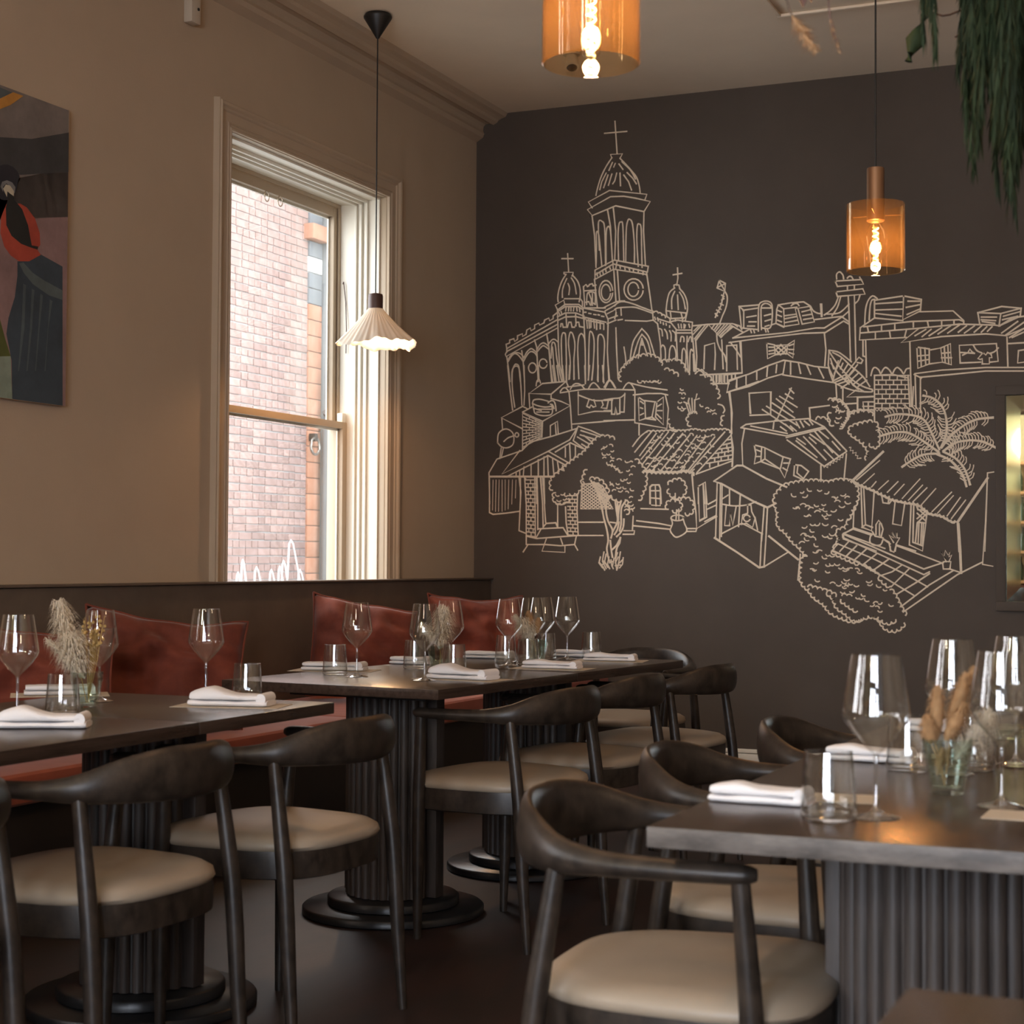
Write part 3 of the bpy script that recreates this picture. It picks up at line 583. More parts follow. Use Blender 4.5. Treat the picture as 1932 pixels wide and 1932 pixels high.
43,0 46,30 50,62;~53,58 50,35 49,10 52,2 57,1 60,8 62,35 63,55;66,0 67,35 66,55;86,0 87,18;103,0 106,22;106,0 109,22;112,0 115,21;120,0 122,20;125,0 125,22;130,0 129,19;136,0 136,19;142,0 143,18;151,0 152,25;158,0 156,20;163,0 161,20;170,0 169,20;176,0 178,24;184,0 186,20;~83,28 84,22 87,19 89,24
@houses 900 690 260
92,25 125,22 128,29;92,25 73,39 104,40 125,22;73,39 74,58;104,40 104,46;~78,52 80,48 88,47 97,49 100,50;~78,53 85,56 95,58 105,57;~78,53 80,62 82,67 92,70 103,69 106,64 105,56;81,60 90,63;86,61 104,61;84,65 101,65;~100,52 104,49 108,50 110,55 111,63;~103,54 106,55 108,60
64,65 77,58;104,46 118,50 131,56 92,78 64,65 64,118;131,56 133,88;92,78 91,100;64,57 34,73 63,88;64,57 70,60;35,75 36,90;Q65,67 91,80 91,100 65,114 10,3
~29,108 30,96 36,90 43,89 50,94 52,103 50,111 43,115 35,114 29,108;~38,106 44,101 53,98;E56,97 2.5,3;34,116 32,130;37,116 34,129;133,82 193,77
18,193 17,150 28,131 63,119;60,119 35,152 100,120 130,104 141,87;64,118 75,107 105,99 140,88;43,155 100,126 125,140;100,120 130,137;141,87 135,105 152,118;18,155 43,155 108,155;60,147 60,154;66,142 65,154;76,138 76,155;86,132 86,155;94,128 94,155;99,126 100,155;106,130 108,155;113,135 115,148;120,140 122,147;55,150 55,154
110,121 131,108 148,116;124,115 124,128;130,110 131,133;138,113 138,128;146,91 168,98;145,97 165,103;141,100 158,110;147,110 155,115;150,98 160,106;142,85 160,91 175,98;103,98 103,84 113,78 114,95;110,82 111,96
61,158 61,193;67,157 69,193;83,157 84,193;89,158 92,193;94,158 95,193;~117,36 120,32 124,31 128,35;117,38 150,33 193,33;~131,33 135,27 140,25 146,27 151,33;~156,33 160,26 164,24 168,27 172,32;~180,31 184,23 187,21 190,25 193,30;126,30 150,27;129,36 131,56
142,37 142,69 165,64 188,64;~142,41 155,46 167,49 190,48;157,48 154,57 158,59 160,55 163,58 167,57 164,48;175,49 177,55 174,59 182,60 184,50;193,68 189,68 189,49
@tree 900 690 260
S193,103 185,101 175,99 168,104 163,108 155,117 148,125 140,130 132,136 125,142 118,148 112,153 106,158 104,165 105,173 110,180;S110,178 108,186 112,193 118,192 125,190 130,185;S148,166 150,158 153,148 158,140;S130,180 140,178 145,170 150,160;U12 175,112 193,112 193,150 178,135;U8 112,178 125,178 128,193 112,193
@tree 1160 460 260
S9,193 9,180 15,172 25,163 35,158 45,157 55,158 62,165 68,172;S66,166 75,165 85,164 93,167 98,176 100,182 107,183;S70,176 80,180 88,185 94,188;~113,182 118,178 123,180 127,187
@houses 1140 690 260
~35,24 60,30 88,34;41,41 60,39 80,39 89,41;43,41 43,80 88,88 90,60 86,42;0,33 43,34;~0,30 5,22 8,20 12,24 16,31;~27,32 31,26 35,24 39,27 43,35 43,41;48,44 57,50 58,74 49,77 48,44;57,49 74,51 83,44 83,83 72,72 74,51;58,74 72,76;71,52 67,72 58,74;67,72 72,76;51,50 55,53;51,59 54,60;51,69 55,67;75,57 80,54;75,63 81,63;74,68 80,74;0,77 42,76;49,81 49,97
~0,48 12,46 22,45 29,40;11,47 10,68 15,68 16,58 18,68 22,67 22,47;0,63 9,63;29,39 28,65 23,65;142,13 180,11;150,25 175,25;153,14 153,25;157,14 157,25;161,13 161,25;165,13 165,25;169,13 169,25;173,12 173,25;175,38 178,60 179,95;193,31 172,38 175,22 193,15;186,20 185,30
~60,92 50,100 40,113;66,93 43,121;73,95 50,126;82,95 52,131;90,93 53,139;98,95 57,148;110,95 66,149;120,97 78,149;130,98 92,150;142,100 105,150;155,100 115,150;169,93 121,147;178,97 130,150;S60,93 75,93 90,92 103,92 115,92 128,90 140,93 150,90 160,91 172,90 178,96;U70 66,96 172,96 128,148 55,146;129,152 178,134
173,104 179,103;167,111 179,108;161,117 180,114;156,123 180,119;150,130 180,125;144,137 179,131;172,110 172,116;165,117 165,122;174,115 174,121;160,123 160,129;169,122 169,127;155,130 155,135;164,128 164,133;174,126 174,132;148,137 148,142;160,134 160,139
W1.8
S55,149 68,151 78,151 90,151 102,151 115,149 128,154
W1
178,97 181,115 180,140;123,153 125,175 127,193;64,193 64,170 67,167 77,167 79,172 80,193;132,193 132,169 142,163 144,193;139,166 141,193
@tree 1140 690 260
S127,8 135,7 142,14 148,18 152,25 157,33 160,42 158,50;~160,54 166,56 169,62 167,66;S168,70 166,80 165,88;S91,75 93,83 98,88 103,92;115,53 120,68;118,50 122,66;123,46 124,66;127,48 127,66;112,51 117,53;130,40 128,48 133,46;119,46 118,50;S130,67 120,68 118,75 120,82 125,90;U9 50,20 78,20 78,24 50,24;U8 102,32 114,32 112,66 104,60;U5 136,54 156,60 155,75
@houses 910 860 220
12,35 12,94 18,97 40,95 61,92;61,36 64,60 61,124 71,128;12,35 118,35;72,38 70,36 73,80 73,132 88,135;91,36 92,80 92,122;87,37 88,134;Q72,40 88,40 88,134 74,132 15,2;97,35 100,80 101,118;100,36 103,80 105,110;101,118 106,112 122,111 125,119;93,121 134,119 142,132;89,136 97,122;73,133 90,137 158,132
73,133 73,147 76,147 105,147 130,149 153,147 156,133;76,147 68,159;153,147 158,156;106,138 99,158 137,160 137,150;130,137 133,146;125,80 125,118;138,85 139,110 142,130;158,63 157,90 159,132;Q141,66 157,66 158,132 143,131 11,2;158,110 200,110;160,132 200,132
W.5
18,40 17,90;23,40 22,92;28,40 27,92;33,40 33,92;38,40 38,90;44,40 43,88;50,40 49,80;56,40 55,70
W1
@lattice 910 860 220
L165,47 193,45 217,88 163,88
@tree 1110 860 260
W1.3
~4,35 12,50 18,68 22,88 26,103 28,118 26,130 28,142;~8,37 15,52 23,69;~23,66 27,58 32,56;~32,57 26,65 25,78 28,92 34,104 32,115;~38,64 40,80 41,92 35,105;~41,65 42,80 42,90;~46,64 43,75 42,85;~52,64 47,72 46,82 46,95 44,105;~43,93 41,103 37,110;~50,89 49,100 45,108 40,113;~31,119 32,130 34,142;~45,115 40,125 33,132;~45,115 44,122 40,130 38,143
W1
S66,5 72,12 78,20 80,30 80,38 78,45 75,52 72,60 68,68;S52,62 54,70 56,78 52,85;S33,58 38,60 45,63 52,62;S2,33 12,33 20,38 26,48 31,56;U22 30,5 62,8 70,40 62,60 35,50 25,25;22,135 20,146 25,152;17,142 15,150 20,157;25,138 23,148 27,156;29,142 27,152 30,158;16,150 21,156 23,160;32,146 33,154 35,158;36,144 34,155;41,136 38,146 40,160;45,135 43,148 41,158;49,143 48,152 44,157;38,150 42,142;20,148 25,158;30,150 35,148;44,150 48,146;38,154 45,153;27,140 30,148;19,153 24,150 28,156;U7 54,62 66,66 60,80 52,82
@houses 1110 860 260
31,93 38,94;50,105 65,105 64,110 49,110;62,103 63,85;63,98 115,103;68,91 100,95 115,98;74,74 112,75;87,69 87,44 90,41 99,41 101,45 101,70 87,69;94,42 95,70;88,49 100,49;88,59 100,60
146,28 147,45 151,80 152,102 180,85;139,102 152,102;139,106 151,106 152,102;168,68 179,62;154,43 164,37 166,86 156,92 154,43;161,39 163,87 157,90
@tree 1110 860 260
S112,40 118,37 128,33 133,38 136,48 130,57 122,58 114,52 112,40;S112,75 110,68 115,64 122,63 130,68 128,76 118,77;S130,62 138,60 145,65 147,72 144,80 138,82 132,76;122,53 122,64;126,60 125,62;124,76 123,90;127,75 127,90;E125,87 9,4;~116,88 118,95 115,104 118,110 123,114 130,112 137,107 138,102 135,95 133,88
@lattice 1110 860 260
L10,38 20,42 29,58 22,66
"""
mural(MURAL)
for nm, (mb, _) in seg_acc.items(): mb.build(nm, 'chalk', ROOT)

# ------------------------------------------------------------------ canvas on the left wall
pt = thing('canvas_painting', 'unframed painting of an abstract figure in blue cloth on cream wall', 'painting', (0.0, -4.4, 2.3))
MB().box(0.004, 0.030, on_x(-160, 400, 0.03).y+0.001, -3.885, 1.717, 2.884).build('canvas', 'cream', pt).location = (0, 4.4, -2.3)
def flat(name, px, c, lay):
    key = 'art_'+name+str(lay)
    c = tuple(min(1, v*1.9) for v in c); M[key] = mat('painted_'+name, c, 0.8, var=0.22, vscale=7)
    P = [on_x(x, y, 0.0303+lay*0.0004) for x, y in px]
    MB().add([(p_.x, min(p_.y, -3.886)+4.4, max(min(p_.z, 2.883), 1.718)-2.3) for p_ in P], [tuple(range(len(P)))]).build(name, key, pt)
X0 = -160
flat('sky_patch', [(X0, 100), (X0, 420), (130, 410), (130, 200)], (0.10, 0.085, 0.075), 0)
flat('dark_cloud', [(X0, 250), (60, 262), (130, 250), (130, 325), (40, 330), (X0, 310)], (0.028, 0.028, 0.028), 1)
flat('mauve_ground', [(X0, 325), (40, 335), (130, 318), (130, 780), (X0, 780)], (0.150, 0.095, 0.090), 0)
flat('blue_corner', [(X0, 60), (-4, 163), (24, 175), (-10, 190), (X0, 195)], (0.05, 0.06, 0.06), 2)
flat('yellow_streak', [(X0, 240), (-30, 215), (0, 186), (25, 174), (44, 181), (20, 198), (0, 206), (-40, 240), (X0, 270)], (0.28, 0.13, 0.025), 3)
flat('black_head', [(10+29*math.cos(a)*(1 if math.sin(a) < 0 else .8), 344+34*math.sin(a)) for a in [i*math.pi/9 for i in range(18)]], (0.012, 0.012, 0.016), 2)
flat('grey_crescent', [(1, 352), (4, 343), (13, 340), (23, 344), (29, 353), (28, 363), (24, 370), (20, 352), (12, 346), (6, 352), (6, 362)], (0.11, 0.11, 0.11), 3)
flat('white_crescent', [(6, 356), (11, 348), (19, 350), (26, 360), (26, 370), (20, 366), (14, 361), (13, 372)], (0.30, 0.27, 0.20), 4)
flat('red_form', [(12, 385), (2, 410), (1, 440), (8, 465), (20, 482), (36, 493), (55, 493), (77, 481), (70, 470), (76, 462), (75, 440), (66, 412), (50, 391), (38, 384)], (0.22, 0.035, 0.020), 2)
flat('black_leaf', [(18, 362), (11, 392), (12, 425), (22, 445), (40, 460), (58, 467), (71, 471), (72, 465), (60, 463), (53, 425), (42, 395), (28, 378), (24, 365)], (0.010, 0.010, 0.009), 3)
flat('blue_cloth', [(33, 493), (55, 493), (77, 480), (118, 503), (118, 775), (23, 775), (22, 680), (12, 630), (16, 600), (28, 560), (33, 520)], (0.024, 0.034, 0.043), 2)
flat('cloth_fold', [(36, 497), (44, 495), (62, 515), (85, 530), (118, 548), (118, 566), (92, 557), (62, 536), (45, 515)], (0.055, 0.070, 0.070), 3)
for q in (44, 60, 76, 94): flat('fold_line', [(q, 535+(q-44)*.6), (q+5, 538+(q-44)*.6), (q+2-(q-44)*.1, 620), (q-8, 700), (q-10, 700), (q-3, 610)], (0.045, 0.060, 0.065), 3)
flat('olive_leaf', [(X0, 560), (-20, 575), (0, 602), (10, 640), (20, 672), (X0, 676)], (0.045, 0.052, 0.012), 3)
flat('teal_block', [(X0, 676), (20, 672), (23, 775), (X0, 775)], (0.13, 0.16, 0.125), 4)
flat('red_neck', [(X0, 400), (-60, 380), (-30, 470), (-40, 600), (X0, 620)], (0.10, 0.05, 0.05), 1)

# sensor box high on the wall
sp = on_x(362, 22, 0.02)
sn = thing('alarm_sensor', 'small cream alarm sensor box high on the wall above the window', 'sensor', (0, sp.y, sp.z))
MB().box(0.0, 0.045, -0.035, 0.035, -0.055, 0.075).build('housing', 'plast', sn, bevel=0.008)
MB().tube([(0.046, 0.012, 0.01), (0.049, 0.012, 0.01)], 0.007, 10).build('lens', 'black', sn)

# ------------------------------------------------------------------ wall-length banquette
bq = thing('banquette', 'long built-in banquette with dark back panel and rust seat', 'bench', (0, -6, 0))
MB().box(0.0, 0.115, -6.0, 5.998, 0, 1.012).build('backrest', 'panel', bq, bevel=0.006)
MB().box(0.0, 0.130, -6.0, 5.998, 1.0125, 1.022).build('top_rail', 'panel', bq, bevel=0.003)
MB().box(0.117, 0.80, -6.0, 5.998, 0, 0.365).build('bench_base', 'bench', bq, bevel=0.004)
for i in range(8):
    a = -6.0+i*1.5; MB().box(0.118, 0.865, a+0.003, min(a+1.497, 5.996), 0.367, 0.468).build('seat_pad', 'seat', bq, bevel=0.022, bseg=3)

def pillow(name, cx, cy_, size, h, rz, lean, label, seed, pinch=0.06, roll=0.0, drop=0.10):
    n = 22; vs = []; fs = []; pr = random.Random(seed); ox = pr.uniform(0, 50)
    for sd in (1, -1):
        for i in range(n+1):
            for j in range(n+1):
                u = 2*i/n-1; v = 2*j/n-1
                x = u*size/2*(1-pinch*(1-v*v)); z = v*h/2*(1-pinch*1.3*(1-u*u))
                e = max(0.0, (1-u**4)*(1-v**4)); t = 0.085*e**0.5*(1-0.25*(u*u+v*v)/2)
                d1 = u*0.8+v*0.6; wr = math.sin(9*d1+3*math.sin(3*v+ox)+ox)*0.010*e**0.6+noise.noise(Vector((u*2.2+ox, v*2.2, sd*3)))*0.05*e**0.7+abs(noise.noise(Vector((d1*4+ox, (u-v)*1.2, 5))))*0.03*e**0.7
                z2 = z-0.05*h*(1-u*u)*max(0, v)-drop*h*max(0, v)*(0.5+0.5*u)**2+noise.noise(Vector((u*1.7, ox, 1)))*0.02*max(0, v)
                vs.append((x, -sd*(t+wr*1.5), z2))
    m_ = (n+1)*(n+1)
    for sd in (0, 1):
        for i in range(n):
            for j in range(n):
                a = sd*m_+i*(n+1)+j; fs.append((a, a+1, a+n+2, a+n+1))
    me = bpy.data.meshes.new(name); me.from_pydata(vs, [], fs); me.update()
    bm = bmesh.new(); bm.from_mesh(me); bmesh.ops.remove_doubles(bm, verts=bm.verts, dist=0.0008); bmesh.ops.recalc_face_normals(bm, faces=bm.faces); bm.to_mesh(me); bm.free()
    me.polygons.foreach_set('use_smooth', [True]*len(me.polygons)); me.materials.append(M['velvet'])
    r = thing(name, label, 'cushion', (cx, cy_, 0.475), rz, 'rust velvet cushions on the banquette')
    o = bpy.data.objects.new('cover', me); col.objects.link(o); o.parent = r; o.location = (0, 0.0, h/2*math.cos(lean)*0.98); o.rotation_euler = (-lean, roll, 0)
    rim = []
    for u, v in [(-1+2*i/24, 1) for i in range(25)]+[(1, 1-2*i/24) for i in range(1, 25)]+[(1-2*i/24, -1) for i in range(1, 25)]+[(-1, -1+2*i/24) for i in range(1, 25)]:
        x = u*size/2*(1-pinch*(1-v*v)); z = v*h/2*(1-pinch*1.3*(1-u*u)); z2 = z-0.05*h*(1-u*u)*max(0, v)-drop*h*max(0, v)*(0.5+0.5*u)**2+noise.noise(Vector((u*1.7, ox, 1)))*0.02*max(0, v); rim.append((x, 0, z2))
    s = MB().tube(rim, 0.005, 6).build('piping', 'velvet', r, smooth=True); s.location = o.location; s.rotation_euler = o.rotation_euler
    return r
def cush(px, py, X, size, h, rzd, lean, label, seed, roll=0.0):
    q = on_x(px, py, X); return pillow('cushion', X, q.y, size, h, math.radians(rzd), lean, label, seed, roll=roll)
cush(684, 1200, 0.45, 0.50, 0.50, 38, 0.22, 'bright rust velvet cushion alone below the right side of the window', 1, roll=0.10)
cush(905, 1190, 0.42, 0.54, 0.50, 42, 0.20, 'rust velvet cushion in the corner nearest the mural wall', 2, roll=-0.05)
cush(310, 1225, 0.46, 0.62, 0.48, 36, 0.25, 'wide slumped rust velvet cushion behind the left-hand table', 3, roll=0.06)
cush(60, 1240, 0.44, 0.56, 0.46, 36, 0.25, 'darkest rust velvet cushion at the left edge of the photo', 4)

# ------------------------------------------------------------------ elbow chairs
def sgnpow(v, e): return math.copysign(abs(v)**e, v)
def make_chair():
    t = thing('elbow_chair', 'x', 'chair')
    half = [(-0.268, 0, 0.696, 0.015, 0.054), (-0.258, 0.085, 0.696, 0.016, 0.053), (-0.224, 0.165, 0.690, 0.019, 0.045), (-0.165, 0.226, 0.677, 0.022, 0.030), (-0.090, 0.253, 0.672, 0.023, 0.020), (0.0, 0.262, 0.671, 0.022, 0.017), (0.08, 0.264, 0.671, 0.021, 0.016), (0.132, 0.263, 0.671, 0.019, 0.015), (0.152, 0.262, 0.671, 0.010, 0.009)]
    full = [(x, -y, z, a, b) for x, y, z, a, b in reversed(half[1:])]+half
    P3 = [Vector(q[:3]) for q in full]; R3 = [Vector((q[3], q[4], 0)) for q in full]
    PP = catmull(P3, 6); RR = catmull(R3, 6)
    fl = []; pts = []
    for p_, r in zip(PP, RR): fl.append((max(r.x, 0.004), max(r.y, 0.004))); pts.append(p_)
    MB().tube(pts, [0.02]*len(pts), 16, flat=fl).build('backrest', 'chair', t, smooth=True)
    for sy in (1, -1):
        # rear leg leans back, front leg stands almost upright; both thickest at the seat
        for foot, knee, top in (((-0.228, 0.238, 0), (-0.196, 0.236, 0.42), (-0.160, 0.230, 0.670)), ((0.150, 0.242, 0), (0.144, 0.248, 0.42), (0.128, 0.262, 0.660))):
            c = catmull([(a, b*sy, z) for a, b, z in (foot, ((foot[0]+knee[0])/2, (foot[1]+knee[1])/2, 0.2), knee, top)], 5)
            r = [0.0105+0.0085*math.sin(min(1, max(0, q.z/0.75))*math.pi*0.92+0.12) for q in c]
            MB().tube(c, r, 12, upv=Vector((1, 0, 0))).build('leg', 'chair', t, smooth=True)
    def outline(hw, hd, n=40):
        out = []
        for i in range(n):
            a = 2*math.pi*i/n; x = hd*sgnpow(math.cos(a), 0.62); y = hw*sgnpow(math.sin(a), 0.62)*(1+0.09*x/hd); out.append((x, y))
        return out
    n = 40; lay = [(0.232, 0.218, 0.382), (0.240, 0.228, 0.386), (0.242, 0.230, 0.434), (0.236, 0.224, 0.4700)]
    vs = []; fs = []
    for hw, hd, z in lay: vs += [(x, y, z) for x, y in outline(hw, hd)]
    inn = [(0.206, 0.194, 0.4700), (0.206, 0.194, 0.382)]
    for hw, hd, z in inn: vs += [(x, y, z) for x, y in outline(hw, hd)]
    for i in range(6):
        for j in range(n): k_ = (j+1) % n; b = ((i+1) % 6); fs.append((i*n+j, i*n+k_, b*n+k_, b*n+j))
    MB().add(vs, fs).build('seat_frame', 'chair', t, smooth=True)
    lay = [(0.226, 0.214, 0.4410), (0.238, 0.227, 0.4460), (0.244, 0.233, 0.4560), (0.240, 0.229, 0.4700), (0.222, 0.212, 0.4810), (0.19, 0.18, 0.4870), (0.13, 0.12, 0.4905), (0.06, 0.055, 0.4920)]
    vs = []; fs = []
    for hw, hd, z in lay: vs += [(x, y, z) for x, y in outline(hw, hd)]
    for i in range(len(lay)-1):
        for j in range(n): k_ = (j+1) % n; fs.append((i*n+j, i*n+k_, (i+1)*n+k_, (i+1)*n+j))
    fs.append(tuple(range(n-1, -1, -1))); fs.append(tuple((len(lay)-1)*n+j for j in range(n)))
    MB().add(vs, fs).build('seat', 'leather', t, smooth=True)
    return t
proto = make_chair(); used = [0]
def chair(x, y, deg, label, group):
    rz = math.radians(deg)
    if not used[0]:
        used[0] = 1; proto.location = (x, y, 0); proto.rotation_euler = (0, 0, rz); proto['label'] = label; proto['group'] = group; return proto
    return dup(proto, (x, y, 0), rz, label, group)
GA, GB, GC = 'chairs along the left-hand table', 'chairs around the middle table', 'chairs around the right-hand table'
chair(2.06, -7.09, 180, 'dark elbow chair cut off by the left edge of the photo', GA)
chair(2.08, -6.40, 178, 'dark elbow chair with taupe seat, nearest full one at the left-hand table', GA)
chair(2.10, -5.70, 176, 'dark elbow chair with lit taupe seat at the right end of the left-hand table', GA)
chair(2.20, -4.53, 172, 'dark elbow chair nearest the camera along the middle table', GB)
chair(2.20, -3.90, 173, 'dark elbow chair second along the right side of the middle table', GB)
chair(2.25, -3.22, 172, 'dark elbow chair third along the middle table, with armrest beside the mural wall', GB)
chair(1.86, -2.50, 262, 'dark elbow chair at the far head of the middle table', GB)
chair(3.485, -6.68, 4, 'large dark elbow chair in the foreground at the near corner of the right-hand table', GC)
chair(3.445, -5.98, 4, 'dark elbow chair second along the left side of the right-hand table', GC)
chair(3.50, -5.30, 3, 'dark elbow chair farthest along the left side of the right-hand table', GC)

# ------------------------------------------------------------------ tables
def rot2(x, y, a): return x*math.cos(a)-y*math.sin(a), x*math.sin(a)+y*math.cos(a)
ribm = None
def table(x, y, w_, l_, a, label, group, ox=0.0, oy=0.0, em='table'):
    global ribm
    t = thing('dining_table', label, 'table', (x, y, 0), math.radians(a), group)
    tt = MB().box(-w_/2, w_/2, -l_/2, l_/2, 0.7205, 0.750).build('tabletop', 'table', t, bevel=0.0025)
    tt.data.materials.append(M[em])
    for pl in tt.data.polygons:
        if abs(pl.normal.z) < 0.6: pl.material_index = 1
    MB().box(-w_*0.32, w_*0.32, -l_*0.32, l_*0.32, 0.700, 0.7200).build('top_plate', 'black', t, bevel=0.003)
    pd = MB().lathe([(0.140, 0.062), (0.140, 0.6995)], 36).build('pedestal', 'rib', t, smooth=True); pd.location = (ox, oy, 0)
    for s in (1, -1): MB().box(s*0.150-0.022, s*0.150+0.022, -0.024, 0.024, 0.0625, 0.6992).build('end_board', 'rib', pd, bevel=0.002)
    if ribm is None:
        pr = [(math.cos(q)*0.0135, math.sin(q)*0.0135) for q in [math.pi*i/6 for i in range(7)]]
        vs = [(yy, xx, z) for z in (0.063, 0.699) for xx, yy in pr]; q = len(pr)
        ob = MB().add(vs, [(i, i+1, q+i+1, q+i) for i in range(q-1)]+[tuple(range(q)), tuple(range(2*q-1, q-1, -1))]).build('rib', 'rib', None, smooth=True); ribm = ob.data; bpy.data.objects.remove(ob)
    nr = 28
    for i in range(nr):
        b = 2*math.pi*(i+0.5)/nr
        if abs(math.sin(b)) < 0.2: continue
        o = bpy.data.objects.new('rib', ribm); col.objects.link(o); o.parent = pd; o.location = (0.139*math.cos(b), 0.139*math.sin(b), 0); o.rotation_euler = (0, 0, b)
    MB().lathe([(0.285, 0.0), (0.290, 0.004), (0.290, 0.022), (0.284, 0.028)], 56).build('base_plate', 'base', t, smooth=True, loc=(ox, oy, 0))
    MB().lathe([(0.205, 0.0285), (0.210, 0.032), (0.210, 0.054), (0.204, 0.060)], 56).build('plinth', 'base', t, smooth=True, loc=(ox, oy, 0))
    return t
table(1.725, -5.715, 0.75, 0.62, 0, 'dark oak square table at the right end of the left-hand row', 'tables of the left-hand row')
table(1.725, -6.655, 0.75, 1.25, 0, 'dark oak table cut off by the left edge of the photo', 'tables of the left-hand row')
q_ = on_z(1712, 1863, 0.75); table(q_.x+0.38, q_.y-0.46, 0.76, 0.92, 0, 'dark brown blurred table corner at the bottom right of the photo', 'tables of the right-hand row')
aB = -5.0; ca, sa = math.cos(math.radians(aB)), math.sin(math.radians(aB))
def tabB(u, v):    # u to the left of the near corner, v along the table
    return 2.150-u*ca-v*sa, -4.890-u*sa+v*ca
for v, lb in ((0.45, 'dark oak table with fluted pedestal in the middle, near half'), (1.352, 'dark oak table in the middle, far half towards the mural wall')):
    x, y = tabB(0.39, v); table(x, y, 0.78, 0.90, aB, lb, 'tables of the middle row', -0.03, -0.02)
table(3.905, -6.590, 0.76, 0.92, 0.5, 'dark oak table with grey fluted pedestal in the right foreground', 'tables of the right-hand row', -0.04, -0.06, 'edge')
table(3.908, -5.668, 0.76, 0.92, 0.5, 'dark oak table behind the right foreground one', 'tables of the right-hand row', -0.04, -0.06, 'edge')
# ------------------------------------------------------------------ glassware
ZT = 0.7502
def make_wine():
    t = thing('wine_glass', 'x', 'wine glass')
    pr = [(0.0001, 0.0), (0.036, 0.0), (0.0365, 0.0012), (0.030, 0.003), (0.012, 0.007), (0.0055, 0.013), (0.0036, 0.022), (0.0034, 0.075), (0.0040, 0.088), (0.0058, 0.094), (0.010, 0.0985)]
    MB().lathe(pr[:9]+[(0.0042, 0.090), (0.0001, 0.091)], 36).build('stem', 'stem', t, smooth=True)
    out = [(0.0042, 0.0905), (0.010, 0.0975), (0.022, 0.1095), (0.036, 0.1260), (0.0460, 0.1400), (0.0487, 0.1470), (0.0488, 0.1520), (0.0468, 0.1660), (0.0420, 0.1980), (0.0370, 0.2280), (0.0354, 0.2370)]
    inn = [(max(r-0.0011, 0.0005), z+(0.0022 if i < 3 else 0.0)) for i, (r, z) in enumerate(out)]; inn[-1] = (out[-1][0]-0.0009, out[-1][1]+0.0002)
    MB().lathe(out+list(reversed(inn)), 48, closed=False).build('bowl', 'glass', t, smooth=True)
    return t
def make_tumbler():
    t = thing('water_tumbler', 'x', 'tumbler')
    out = [(0.0001, 0.0), (0.036, 0.0), (0.0400, 0.003), (0.0408, 0.010), (0.0390, 0.040), (0.0345, 0.098)]
    inn = [(0.0333, 0.0982), (0.0376, 0.040), (0.0390, 0.013), (0.0350, 0.009), (0.0001, 0.008)]
    MB().lathe(out+inn, 40).build('body', 'thick', t, smooth=True); return t
def make_vase():
    t = thing('vase_tumbler', 'x', 'vase')
    seg = 48
    def wob(r, z, a): return (r*(1-0.035*abs(math.cos(a*5))*(1 if z < 0.062 else 0)), z)
    out = [(0.0001, 0.0), (0.0265, 0.0), (0.0285, 0.003), (0.0335, 0.035), (0.0385, 0.064), (0.0400, 0.066), (0.0405, 0.088)]
    inn = [(0.0385, 0.0882), (0.0375, 0.066), (0.0345, 0.060), (0.0300, 0.035), (0.0245, 0.010), (0.0001, 0.009)]
    MB().lathe(out+inn, seg, wob=wob).build('body', 'vase', t, smooth=True); return t
def place(first, spots, group):
    for i, (px, py, lb) in enumerate(spots):
        p_ = on_z(px, py, ZT)
        if i == 0: first.location = p_; first['label'] = lb; first['group'] = group; o = first
        else: o = dup(first, p_, 0, lb, group)
wines = [
 (32, 1349, 'wine glass at the left edge, above the nearest napkin', 'wine glasses on the left-hand table'),
 (187, 1323, 'wine glass behind the pampas grass on the left-hand table', 'wine glasses on the left-hand table'),
 (388, 1314, 'wine glass behind the napkin at the end of the left-hand table', 'wine glasses on the left-hand table'),
 (673, 1277, 'leftmost wine glass of the middle table, before the bright cushion', 'wine glasses on the middle table'),
 (801, 1284, 'wine glass left of the middle table pampas vase', 'wine glasses on the middle table'),
 (848, 1266, 'wine glass right behind the nearer pampas vase of the middle table', 'wine glasses on the middle table'),
 (960, 1256, 'wine glass left of the farther pampas vase of the middle table', 'wine glasses on the middle table'),
 (1004, 1250, 'left glass of the overlapping pair at the far end of the middle table', 'wine glasses on the middle table'),
 (1022, 1247, 'right glass of the overlapping pair at the far end of the middle table', 'wine glasses on the middle table'),
 (1070, 1244, 'rightmost wine glass of the middle table, against the dark wall', 'wine glasses on the middle table'),
 (1653, 1543, 'large near wine glass beside the foreground tumbler on the right-hand table', 'wine glasses on the right-hand table'),
 (1798, 1460, 'wine glass behind the tan dried grass on the right-hand table', 'wine glasses on the right-hand table'),
 (1890, 1522, 'wine glass standing right of the dried grass vase', 'wine glasses on the right-hand table'),
 (1917, 1443, 'wine glass cut off at the right edge of the photo', 'wine glasses on the right-hand table')]
wp = make_wine()
for i, (px, py, lb, g) in enumerate(wines):
    p_ = on_z(px, py, ZT)
    if i == 0: wp.location = p_; wp['label'] = lb; wp['group'] = g
    else: dup(wp, p_, 0, lb, g)
